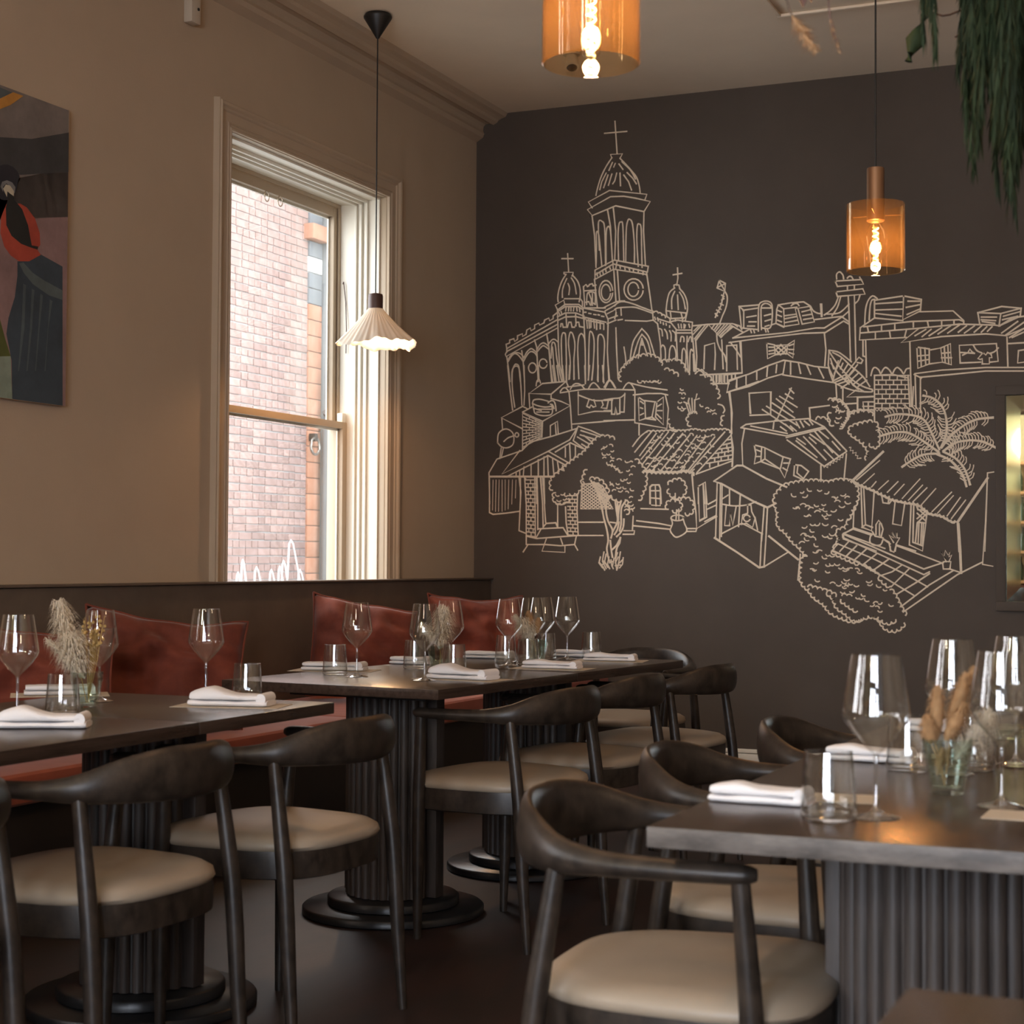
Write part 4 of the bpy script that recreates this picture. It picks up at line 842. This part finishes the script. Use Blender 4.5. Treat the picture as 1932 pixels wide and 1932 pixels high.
tums = [
 (118, 1350, 'water tumbler in front of the pampas vase on the left-hand table', 'tumblers on the left-hand table'),
 (466, 1322, 'water tumbler behind the napkin at the end of the left-hand table', 'tumblers on the left-hand table'),
 (632, 1273, 'leftmost water tumbler of the middle table', 'tumblers on the middle table'),
 (783, 1262, 'water tumbler left of the nearer pampas vase on the middle table', 'tumblers on the middle table'),
 (857, 1272, 'water tumbler right of the nearer pampas vase on the middle table', 'tumblers on the middle table'),
 (954, 1249, 'water tumbler left of the farther pampas vase, behind a wine glass', 'tumblers on the middle table'),
 (996, 1257, 'water tumbler just in front of the farther pampas vase', 'tumblers on the middle table'),
 (1030, 1243, 'water tumbler behind the overlapping pair of wine glasses', 'tumblers on the middle table'),
 (1116, 1240, 'rightmost water tumbler of the middle table', 'tumblers on the middle table'),
 (1563, 1545, 'near water tumbler beside the foreground napkin on the right-hand table', 'tumblers on the right-hand table'),
 (1714, 1454, 'water tumbler left of the dried grass vase on the right-hand table', 'tumblers on the right-hand table'),
 (1836, 1452, 'water tumbler right behind the dried grass vase', 'tumblers on the right-hand table')]
tp = make_tumbler()
for i, (px, py, lb, g) in enumerate(tums):
    p_ = on_z(px, py, ZT)
    if i == 0: tp.location = p_; tp['label'] = lb; tp['group'] = g
    else: dup(tp, p_, 0, lb, g)
vases = [(163, 1334, 'pressed glass vase with pampas on the left-hand table'), (829, 1268, 'nearer pressed glass pampas vase on the middle table'),
         (1013, 1252, 'farther pressed glass pampas vase on the middle table'), (1787, 1496, 'pressed glass vase with tan dried grass on the right-hand table')]
vp_ = make_vase(); VL = []
for i, (px, py, lb) in enumerate(vases):
    p_ = on_z(px, py, ZT); VL.append(p_)
    if i == 0: vp_.location = p_; vp_['label'] = lb
    else: dup(vp_, p_, 0.3*i, lb)

# dried stems; each bunch leans in screen-right units of metres
def plume(parent, base, tip, fat, m, seed, n=170, hair=0.05, name='pampas_plume'):
    rg_ = random.Random(seed); b = Vector(base); t = Vector(tip); d = (t-b); L = d.length; d.normalize(); mb = MB()
    side = d.cross(Vector((0.3, 0.9, 0.1))).normalized(); s2 = side.cross(d)
    for i in range(n*2):
        k = rg_.random()**0.85; a = rg_.uniform(0, 6.28); o = b+d*L*k; dr = (side*math.cos(a)+s2*math.sin(a))
        rr = fat*math.sin(math.pi*(0.12+0.83*k))**0.7*rg_.uniform(0.35, 1.05); hl = hair*rg_.uniform(0.5, 1.1); cu = rg_.uniform(-0.6, 0.6); wv = d.cross(dr).normalized()*(0.0004+hair*0.012)
        c1 = (dr*math.cos(cu)+d.cross(dr)*math.sin(cu))
        q0 = o+dr*rr*0.15; q1 = o+dr*rr*0.6+d*hl*0.45; q2 = o+dr*rr*0.9+c1*hl*0.15+d*hl*0.7; q3 = o+dr*rr+c1*hl*0.4+d*hl*0.55-Vector((0, 0, hl*0.35))
        mb.add([q0-wv, q0+wv, q1+wv, q1-wv, q2+wv, q2-wv, q3], [(0, 1, 2, 3), (3, 2, 4, 5), (5, 4, 6)])
    o_ = mb.build(name, m, parent); o_['kind'] = 'stuff'
    return o_
def stem(parent, a, b, r=0.0012, m='gold'): return MB().tube([a, ((a[0]+b[0])/2+0.003, (a[1]+b[1])/2, (a[2]+b[2])/2), b], r, 5).build('stem', m, parent)
def head(parent, a, b, r, m, seed, name='seed_head'):
    # fluffy grass head: tapered spindle bristling with short hairs
    rg_ = random.Random(seed); a = Vector(a); b = Vector(b); pts = [a+(b-a)*i/8 for i in range(9)]
    o_ = MB().tube(pts, [r*0.7*max(0.12, math.sin(math.pi*(0.06+0.88*i/8)))**0.8*rg_.uniform(.9, 1.1) for i in range(9)], 10).build(name, m, parent, smooth=True)
    return plume(parent, a, b, r*1.15, m, seed+50, 420, r*0.9, name='bristles')
def bunch(i, label):
    t = thing('dried_bouquet', label, 'dried flowers', VL[i]+Vector((0, 0, 0)), yaw)
    return t
b0 = bunch(0, 'dried bouquet of pale pampas and golden stems in the left-hand table vase')
stem(b0, (0, 0, 0.012), (-0.030, 0, 0.12)); plume(b0, (-0.020, 0, 0.075), (-0.070, 0, 0.250), 0.044, 'pampas', 1, 620, 0.032); plume(b0, (-0.012, 0.01, 0.07), (-0.040, 0, 0.17), 0.058, 'pampas', 2, 560, 0.032)
plume(b0, (0.0, -0.01, 0.07), (-0.085, -0.02, 0.16), 0.02, 'pampas', 9, 160, 0.03)
for q in range(9):
    rr = random.Random(q); x = -0.012+0.007*q; stem(b0, (0.004, 0, 0.012), (x, rr.uniform(-.01, .01), 0.19+rr.uniform(0, .04)), 0.0008)
    for w2 in range(5): z = 0.15+rr.uniform(0, 0.08); MB().lathe([(0.0001, -0.004), (0.0035, -0.001), (0.003, 0.003), (0.0001, 0.005)], 7, c=(x*z/0.2+rr.uniform(-.004, .004), rr.uniform(-.012, .012), z)).build('bud', 'gold', b0)
head(b0, (0.012, 0.01, 0.10), (0.018, 0.01, 0.185), 0.012, 'gold', 4)
b1 = bunch(1, 'dried bouquet of creamy pampas in the nearer middle table vase')
stem(b1, (0, 0, 0.012), (0.0, 0, 0.10)); plume(b1, (0, 0, 0.075), (0.012, 0, 0.205), 0.048, 'pampas', 5, 760, 0.030); plume(b1, (-0.01, 0, 0.09), (-0.055, 0, 0.150), 0.028, 'pampas', 6, 260, 0.024)
head(b1, (0.004, -0.006, 0.085), (0.006, -0.006, 0.155), 0.014, 'gold', 7)
b2 = bunch(2, 'dried bouquet of creamy pampas and a tan flower in the farther middle table vase')
stem(b2, (0, 0, 0.012), (-0.02, 0, 0.10)); plume(b2, (-0.012, 0, 0.085), (-0.050, 0, 0.145), 0.048, 'pampas', 8, 620, 0.030); head(b2, (-0.020, 0, 0.12), (-0.030, 0, 0.185), 0.016, 'bunny', 9); head(b2, (0.0, -0.008, 0.11), (0.004, -0.008, 0.16), 0.014, 'bunny', 10)
plume(b2, (-0.02, 0, 0.11), (-0.075, 0, 0.165), 0.026, 'pampas', 12, 160, 0.024)
b3 = bunch(3, 'dried bouquet of tan bunny tail grass in the right-hand table vase')
for q, (a, b, r) in enumerate((((-0.020, 0, 0.082), (-0.015, 0, 0.165), 0.016), ((-0.028, -0.01, 0.080), (-0.034, -0.01, 0.118), 0.015), ((0.002, 0, 0.092), (0.030, 0, 0.185), 0.017), ((-0.006, -0.015, 0.085), (0.022, -0.015, 0.140), 0.016), ((0.008, 0.01, 0.13), (0.045, 0.01, 0.198), 0.012))):
    stem(b3, (-0.004, 0, 0.012), a, 0.0012, 'bunny'); head(b3, a, b, r, 'bunny', 20+q)
plume(b3, (0.015, 0.012, 0.05), (0.065, 0.012, 0.12), 0.032, 'pampas', 33, 200, 0.03)
head(b3, (-0.016, 0, 0.028), (-0.008, 0, 0.070), 0.007, 'bunny', 41)

# ------------------------------------------------------------------ napkins and menu cards
def make_napkin(seed, fold):
    rg_ = random.Random(seed); t = thing('napkin', 'x', 'napkin'); n = 22
    def layer(y0, y1, z0, z1, x0, x1, name, cur):
        vs = []; fs = []; m_ = 14; cy_, hy = (y0+y1)/2, (y1-y0)/2; cz, hz = (z0+z1)/2, (z1-z0)/2
        for i in range(n+1):
            x = x0+(x1-x0)*i/n; k = 1.0
            if i in (0, n): k = 0.86
            for j in range(m_):
                a = 2*math.pi*j/m_; yy = cy_+hy*k*sgnpow(math.cos(a), 0.45); zz = cz+hz*k*sgnpow(math.sin(a), 0.75)
                top = max(0, zz-cz)/hz if hz else 0
                zz += noise.noise(Vector((x*22+seed, yy*18, cz*50)))*0.0035*top+cur*top*math.exp(-((x-x0)/(x1-x0)-0.25)**2/0.05)
                yy += noise.noise(Vector((x*16, seed*1.7, zz*40)))*0.005
                vs.append((x, yy, zz))
        for i in range(n):
            for j in range(m_): q = (j+1) % m_; fs.append((i*m_+j, i*m_+q, (i+1)*m_+q, (i+1)*m_+j))
        fs += [tuple(range(m_-1, -1, -1)), tuple(n*m_+j for j in range(m_))]
        o = MB().add(vs, fs).build(name, 'cloth', t, smooth=True); o.data.polygons.foreach_set('use_smooth', [True]*len(o.data.polygons)); return o
    layer(-0.040, 0.040, 0.0, 0.0135, -0.100, 0.100, 'lower_fold', 0.0)
    layer(-0.038, 0.034, 0.0135, 0.0265, -0.096, 0.094, 'upper_fold', fold)
    # soft end where the fabric is rolled over
    pts = [(0.060+0.0, -0.036, 0.013), (0.062, 0.0, 0.014), (0.061, 0.035, 0.013)]
    MB().tube([(0.086, -0.036, 0.0175), (0.086, 0.0, 0.018), (0.086, 0.034, 0.0175)], 0.0125, 12).build('rolled_end', 'cloth', t, smooth=True)
    return t
MB_card = None
def card(x, y, rz, w2, h2, label, g):
    o = MB().box(-w2/2, w2/2, -h2/2, h2/2, 0, 0.0009).build('menu_card', 'card'); o.location = (x, y, ZT); o.rotation_euler = (0, 0, rz)
    return tag(o, label, 'menu', g)
naps = [make_napkin(1, 0.016), make_napkin(2, 0.002), make_napkin(3, 0.008)]; un = [0, 0, 0]
def napkin(xa, ya, xb, yb, kind, label, g, cardlab=None, flip=False):
    a = on_z(xa, ya, ZT); b = on_z(xb, yb, ZT); c = (a+b)/2; d = b-a; L = min(d.length, 0.24); rz = math.atan2(d.y, d.x)
    if cardlab: card(c.x+0.0, c.y+0.0, rz, L+0.07, 0.15, cardlab, 'menu cards under the napkins')
    z = ZT+(0.0012 if cardlab else 0.0)
    if not un[kind]: un[kind] = 1; o = naps[kind]; o['label'] = label; o['group'] = g; o.location = (c.x, c.y, z); o.rotation_euler = (0, 0, rz)
    else: o = dup(naps[kind], (c.x, c.y, z), rz, label, g)
    s = L/0.2; o.scale = (s, s*(1.2, 1.0, 1.0)[kind], (1.12, 1.0, 0.9)[kind])
    return o
gl, gm, gr = 'napkins on the left-hand table', 'napkins on the middle table', 'napkins on the right-hand table'
napkin(0, 1372, 168, 1372, 0, 'bright white folded napkin nearest the camera on the left-hand table', gl)
napkin(45, 1312, 180, 1310, 1, 'folded napkin behind the pampas vase on the left-hand table', gl, 'beige menu card under the napkin behind the pampas vase')
napkin(364, 1330, 512, 1333, 0, 'folded napkin on a beige card at the end of the left-hand table', gl, 'beige menu card at the right end of the left-hand table')
napkin(573, 1264, 690, 1266, 1, 'folded napkin behind the leftmost tumbler of the middle table', gm, 'pale card under the leftmost napkin of the middle table')
napkin(739, 1252, 812, 1254, 1, 'folded napkin against the nearer pampas vase, banquette side', gm)
napkin(818, 1279, 930, 1284, 0, 'folded napkin at the near right corner of the middle table', gm, 'pale card under the near corner napkin of the middle table')
napkin(878, 1241, 968, 1243, 1, 'folded napkin between the two pampas vases, banquette side', gm)
napkin(990, 1260, 1094, 1263, 2, 'folded napkin in the middle of the right side of the middle table', gm, 'pale card under the central right napkin of the middle table')
napkin(1048, 1238, 1118, 1240, 1, 'folded napkin at the far end of the middle table', gm)
napkin(1103, 1246, 1201, 1248, 2, 'folded napkin at the far right of the middle table', gm, 'pale card under the far right napkin of the middle table')
napkin(1345, 1508, 1530, 1520, 2, 'bluish white napkin in the foreground of the right-hand table', gr)
napkin(1562, 1431, 1725, 1440, 2, 'folded napkin behind the foreground tumbler on the right-hand table', gr)
napkin(1712, 1378, 1790, 1381, 1, 'farthest folded napkin on the right-hand table', gr)
q = on_z(1612, 1508, ZT); card(q.x-0.02, q.y, 0.15, 0.11, 0.10, 'beige menu card behind the foreground tumbler', 'menu cards on the right-hand table')
q = on_z(1965, 1542, ZT); card(q.x, q.y, 0.0, 0.16, 0.10, 'beige menu card at the right edge of the photo', 'menu cards on the right-hand table')
q = on_z(1715, 1425, ZT); card(q.x, q.y, 0.1, 0.12, 0.07, 'beige menu card behind the tumbler left of the dried grass', 'menu cards on the right-hand table')
q = on_z(1893, 1393, ZT)
ch = thing('glass_candle_holder', 'small cut glass candle holder at the right edge behind the glasses', 'candle holder', q)
MB().lathe([(0.0001, 0), (0.030, 0), (0.040, 0.006), (0.036, 0.014), (0.042, 0.022), (0.040, 0.0225), (0.033, 0.014), (0.026, 0.006), (0.0001, 0.005)], 24, wob=lambda r, z, a: (r*(1+0.05*math.cos(a*12)), z)).build('body', 'vase', ch)

# ------------------------------------------------------------------ pendant lamps
cp = on_z(713, 27, ZC)
PL = thing('pendant_lamp', 'pendant with flared pleated white shade in front of the window', 'lamp', (cp.x, cp.y, ZC))
Dp = (cp-CAM).dot(fwd)
zs = on_d(713, 560, Dp).z; zb = on_d(713, 652, Dp).z; zt = on_d(713, 585, Dp).z
MB().lathe([(0.062, -0.0005), (0.070, -0.012), (0.069, -0.020), (0.012, -0.112), (0.008, -0.120)], 32).build('canopy', 'black', PL, smooth=True)
MB().tube([(0, 0, -0.119), (0, 0, zs-ZC)], 0.0034, 8).build('cord', 'black', PL, smooth=True)
MB().lathe([(0.010, zs-ZC+0.012), (0.034, zs-ZC+0.006), (0.036, zs-ZC-0.004), (0.036, zt-ZC)], 28).build('socket_cap', 'walnut', PL, smooth=True)
hS = zt-zb
def sw(r, z, a):
    k = (zt-ZC-z)/hS
    return (r*(1+0.014*math.cos(a*38))+0.006*k*math.sin(3*a+1), z+0.007*k**3*math.sin(5*a+0.6)+0.005*k**3*math.sin(11*a)+0.003*k**3*math.sin(23*a+1)+0.012*k**2*math.sin(2*a+2.2))
ps = [(0.036+(0.196-0.036)*(k/9)**1.08, zt-ZC-hS*(k/9)) for k in range(10)]
MB().lathe(ps+[(r-0.002, z) for r, z in reversed(ps)], 152, closed=True, wob=sw).build('lamp_shade', 'shade', PL, smooth=True)
MB().lathe([(0.0001, zt-ZC-0.004), (0.013, zt-ZC-0.006), (0.013, zt-ZC-0.025), (0.030, zt-ZC-0.055), (0.030, zt-ZC-0.068), (0.018, zt-ZC-0.086), (0.0001, zt-ZC-0.090)], 20).build('bulb', 'bulb', PL, smooth=True) if M.setdefault('bulb', emit('warm_bulb', (1.0, 0.70, 0.42), 14)) else None
def pt_light(name, loc, e, c, r=0.03):
    l = bpy.data.lights.new(name, 'POINT'); l.energy = e; l.color = c; l.shadow_soft_size = r; o = bpy.data.objects.new(name, l); col.objects.link(o); o.location = loc; return o
pt_light('shade_lamp_light', (cp.x, cp.y, zt-0.12), 18, (1.0, 0.55, 0.26))

def amber_lamp(px, py, D, label, n_):
    b = on_d(px, py, D); zb_ = b.z
    t = thing('glass_pendant_lamp', label, 'lamp', (b.x, b.y, zb_), 0, 'amber glass cylinder pendants')
    hG = 0.232; R_ = 0.100
    MB().lathe([(R_-0.004, 0.0), (R_, 0.003), (R_, hG-0.002), (R_-0.0015, hG), (R_-0.003, hG-0.002), (R_-0.003, 0.003)], 64, closed=True).build('glass_cylinder', 'amber', t, smooth=True)
    MB().lathe([(0.006, 0.362), (0.029, 0.357), (0.030, 0.352), (0.030, 0.180), (0.031, 0.176), (0.027, 0.172), (0.024, 0.178)], 32).build('socket', 'bronze', t, smooth=True)
    MB().tube([(0, 0, 0.36), (0, 0, ZC-zb_-0.03)], 0.0032, 8).build('cord', 'black', t, smooth=True)
    MB().lathe([(0.05, ZC-zb_-0.001), (0.05, ZC-zb_-0.025), (0.01, ZC-zb_-0.032)], 28).build('canopy', 'black', t, smooth=True)
    MB().lathe([(0.013, 0.176), (0.014, 0.165), (0.030, 0.140), (0.034, 0.120), (0.030, 0.095), (0.022, 0.060), (0.018, 0.020), (0.0001, 0.010)], 28).build('bulb', 'glass', t, smooth=True)
    pts = [(0.009*math.cos(a)*(1 if a < 20 else 0.8), 0.009*math.sin(a), 0.150-0.0030*a) for a in [i*0.5 for i in range(84)]]
    MB().tube(pts, 0.0022, 5).build('filament', 'fil', t, smooth=True)
    for k in range(3):
        a = k*2.094+0.6; MB().tube([(0.03*math.cos(a), 0.03*math.sin(a), 0.195), ((R_-0.003)*math.cos(a), (R_-0.003)*math.sin(a), 0.200)], 0.0018, 6).build('spoke', 'bronze', t)
    pt_light('amber_lamp_light', (b.x, b.y, zb_+0.09), 13, (1.0, 0.52, 0.22), 0.02)
amber_lamp(1115, 122, 3.49, 'large near amber glass cylinder pendant cut off by the top edge', 0)
amber_lamp(1652, 512, 5.93, 'amber glass cylinder pendant glowing before the mural wall', 1)

# spotlight on the ceiling
sp = on_z(1078, 100, ZC)
st = thing('ceiling_spotlight', 'small white ceiling spotlight with dark lens seen below the near amber lamp', 'spotlight', (sp.x, sp.y, ZC))
MB().lathe([(0.045, -0.0005), (0.045, -0.012), (0.0001, -0.013)], 20).build('mount', 'plast', st)
hd = MB().tube([(0, 0, -0.014), (0.006, -0.01, -0.040), (0.016, -0.030, -0.085)], [0.026, 0.034, 0.036], 16).build('head', 'plast', st, smooth=True)
MB().tube([(0.0155, -0.029, -0.084), (0.018, -0.034, -0.092)], [0.029, 0.020], 16).build('lens', 'black', hd, smooth=True)
# framed plaster panel on the ceiling at the top edge
a = on_z(1520, 17, ZC); b = on_z(1645, -1, ZC)
pn = thing('ceiling_hatch', 'flat cream ceiling panel with a raised border at the top edge', 'hatch', ((a.x+b.x)/2, (a.y+b.y)/2-0.25, ZC))
MB().box(-0.30, 0.62, -0.32, 0.27, -0.014, -0.0005).build('panel', 'ceil', pn, bevel=0.003)
MB().box(-0.30, 0.62, 0.240, 0.262, -0.028, -0.0145).box(-0.30, -0.278, -0.32, 0.239, -0.028, -0.0145).box(0.598, 0.62, -0.32, 0.239, -0.028, -0.0145).build('border', 'ceil', pn, bevel=0.003)

# ------------------------------------------------------------------ bevelled mirror on the mural wall
ml = on_y(1880, 900, 0.0).x; g0 = on_y(1898, 900, 0.0).x; zt_ = on_y(1898, 746, 0).z; zb_ = on_y(1899, 1135, 0).z
mi = thing('wall_mirror', 'mirror in a dark frame hanging on the mural wall at the right edge', 'mirror', (g0+0.5, 0, (zt_+zb_)/2))
hw, hh, fw_ = 0.50, (zt_-zb_)/2, g0-ml
MB().box(-hw-fw_, hw+fw_, -0.028, -0.001, hh, hh+fw_).box(-hw-fw_, hw+fw_, -0.028, -0.001, -hh-fw_, -hh).box(-hw-fw_, -hw, -0.028, -0.001, -hh, hh).box(hw, hw+fw_, -0.028, -0.001, -hh, hh).build('frame', 'dark', mi, bevel=0.003)
bv = 0.075
vs = [(-hw, -0.004, -hh), (hw, -0.004, -hh), (hw, -0.004, hh), (-hw, -0.004, hh), (-hw+bv, -0.0052, -hh+bv), (hw-bv, -0.0052, -hh+bv), (hw-bv, -0.0052, hh-bv), (-hw+bv, -0.0052, hh-bv)]
MB().add(vs, [(0, 1, 5, 4), (1, 2, 6, 5), (2, 3, 7, 6), (3, 0, 4, 7)]).build('bevelled_border', 'bevelm', mi)
MB().add(vs[4:], [(0, 1, 2, 3)]).build('mirror_glass', 'mirror', mi)
# the bar the mirror looks back at, behind the camera
bar = thing('bar_shelving', 'wooden bar shelving with bottles seen only as a reflection in the mirror', 'shelving', (1.95, -11.6, 0))
M['olive'] = mat('pale_olive_board', (0.55, 0.52, 0.34), 0.7, var=0.1)
MB().box(-1.0, 1.0, -0.30, -0.27, 0, 2.9).build('back_board', 'olive', bar)
for z in (0.9, 1.25, 1.6, 1.95, 2.3): MB().box(-1.0, 1.0, -0.268, 0.0, z, z+0.03).build('shelf', 'bunny', bar)
MB().box(-1.0, 1.0, -0.268, 0.15, 0, 0.88).build('cabinet', 'walnut', bar)
bprof = [(0.0001, 0), (0.036, 0), (0.037, 0.01), (0.037, 0.17), (0.014, 0.225), (0.014, 0.285), (0.0001, 0.286)]
M['bottle'] = mat('dark_bottle_glass', (0.03, 0.05, 0.03), 0.1)
bt = None
for z in (0.9, 1.25, 1.6, 1.95):
    for x in range(9):
        if bt is None: bt = MB().lathe(bprof, 14).build('wine_bottle', 'bottle', None, smooth=True)
        else: q = bt.copy(); col.objects.link(q); bt = q
        bt.location = (1.95-0.85+0.2*x+0.03*math.sin(x*z*7), -11.72, z+0.0305); tag(bt, 'dark bottle on the bar shelving reflected in the mirror', 'bottle', 'bottles on the bar shelving')
pt_light('added_bar_fill', (1.55, -10.9, 2.5), 60, (1.0, 0.90, 0.62), 0.1)  # added lamp, brightens the shelving as the mirror shows it

# ------------------------------------------------------------------ hanging greenery
def strand(parent, x, y, ztop, zbot, wdt, seed, m='leaf', name='trailing_strand'):
    rg_ = random.Random(seed); mb = MB(); n = int((ztop-zbot)*400)
    for i in range(n):
        k = i/n; z = ztop+(zbot-ztop)*k; a = rg_.uniform(0, 6.28); wd = wdt*(1-0.55*k**3)*rg_.uniform(0.35, 1)
        b = Vector((x+0.012*math.sin(z*9+seed), y+0.012*math.cos(z*7+seed), z)); d = Vector((math.cos(a)*wd, math.sin(a)*wd, -rg_.uniform(0.03, 0.07))); s = Vector((-math.sin(a), math.cos(a), 0))*0.0021
        mb.add([b, b+d*0.5+s, b+d, b+d*0.5-s], [(0, 1, 2, 3)])
    return mb.build(name, m, parent)
g_ = on_d(1880, 60, 3.0)
hg = thing('hanging_plant', 'dark green trailing plant hanging from the ceiling at the top right', 'plant', (g_.x, g_.y, 0))
rg_ = random.Random(5)
def addst(px, ybot, D, wd, sd, top=2.75):
    D = min(D, 3.0+(D-3.5)*0.8) if D > 3.3 else D
    b = on_d(px, ybot, D); strand(hg, b.x-g_.x, b.y-g_.y, top, b.z, wd, sd)
for i in range(48):
    px = 1816+i*2.9; D = 3.0+rg_.uniform(-0.2, 0.2); yb = {0: 120}.get(i, 60+rg_.uniform(0, 90))
    if 1832 < px < 1850: yb = rg_.uniform(180, 300)
    if px > 1874: yb = rg_.uniform(170, 330)
    addst(px, yb, D, 0.024, i, 2.75)
addst(1843, 308, 3.5, 0.018, 90); addst(1838, 250, 3.55, 0.022, 91); addst(1895, 372, 3.5, 0.024, 92); addst(1903, 395, 3.55, 0.02, 93); addst(1886, 330, 3.6, 0.024, 94); addst(1915, 340, 3.6, 0.026, 95); addst(1925, 310, 3.6, 0.026, 96)
addst(1756, 62, 3.4, 0.018, 97, 2.75); addst(1762, 78, 3.4, 0.014, 98, 2.75); addst(1752, 45, 3.45, 0.018, 99, 2.75)
MB().lathe([(0.10, 2.62), (0.17, 2.66), (0.19, 2.82), (0.18, 2.83), (0.15, 2.7), (0.0001, 2.67)], 24).build('basket', 'twig', hg)
MB().tube([(0, 0, 2.66), (0, 0, ZC-0.001)], 0.004, 6).build('hanging_wire', 'black', hg)
# leafy branch with a bud
b_ = [on_d(x, y, 3.4) for x, y in ((1752, 0), (1745, 30), (1733, 60), (1727, 78), (1718, 100), (1714, 116))]
dr = thing('hanging_branch', 'dark drooping branch with a leaf bud left of the trailing plant', 'branch', (b_[0].x, b_[0].y, b_[0].z))
tp_ = [Vector((0, 0, ZC-b_[0].z-0.001)), Vector((0.02, 0, 0.3))]+[q-b_[0] for q in b_]
MB().tube(tp_, [0.003, 0.004, 0.006, 0.009, 0.012, 0.020, 0.007, 0.008], 8).build('bud', 'leaf', dr, smooth=True)
t1 = [on_d(x, y, 3.55)-b_[0] for x, y in ((1758, 24), (1778, 30), (1792, 28), (1812, 20))]
MB().tube(t1, 0.0025, 5).build('twig', 'twig', dr)
t2 = [on_d(x, y, 3.55)-b_[0] for x, y in ((1820, 55), (1812, 64), (1802, 70))]
MB().tube(t2, 0.0025, 5).build('twig', 'twig', dr)
# dried flowers hanging close overhead
f_ = [on_d(x, y, 2.5) for x, y in ((1470, -40), (1492, 25), (1513, 50), (1532, 88))]
df = thing('hanging_dried_flower', 'blurred orange dried flower head hanging at the top right', 'dried flowers', (f_[0].x, f_[0].y, f_[0].z))
MB().tube([Vector((0, 0, ZC-f_[0].z-0.001))]+[q-f_[0] for q in f_[:3]], 0.0012, 5).build('stem', 'twig', df)
plume(df, f_[1]-f_[0], f_[3]-f_[0], 0.018, 'bunny', 61, 90, 0.02, 'flower_head')
e_ = [on_d(x, y, 2.5) for x, y in ((1560, -40), (1566, 35), (1574, 65), (1583, 95))]
de = thing('hanging_dried_flower', 'thin blurred reddish dried stem beside the orange flower head', 'dried flowers', (e_[0].x, e_[0].y, e_[0].z))
MB().tube([Vector((0, 0, ZC-e_[0].z-0.001))]+[q-e_[0] for q in e_], 0.0013, 5).build('stem', 'walnut', de)
plume(de, e_[1]-e_[0], e_[3]-e_[0], 0.006, 'bunny', 62, 40, 0.01, 'flower_head')
for (x0_, w3, lb) in ((1499, 17, 'left'), (1522, 9, 'right')):
    c_ = on_d(x0_+w3, -8, 2.7); t = thing('wooden_pendant_tag', 'dark brown wooden diamond tip at the top edge, %s one of the two' % lb, 'ornament', (c_.x, c_.y, c_.z), yaw)
    r_ = w3*2.7/F
    MB().add([(-r_, -0.004, 0.012), (0, -0.004, -0.018 if lb == 'left' else -0.010), (r_, -0.004, 0.012), (0, -0.004, 0.05), (-r_, 0.004, 0.012), (0, 0.004, -0.018 if lb == 'left' else -0.010), (r_, 0.004, 0.012), (0, 0.004, 0.05)], [(0, 1, 2, 3), (7, 6, 5, 4), (0, 4, 5, 1), (1, 5, 6, 2), (2, 6, 7, 3), (3, 7, 4, 0)]).build('diamond', 'walnut', t)
    MB().tube([(0, 0, 0.05), (0, 0, ZC-c_.z-0.001)], 0.001, 5).build('string', 'black', t)
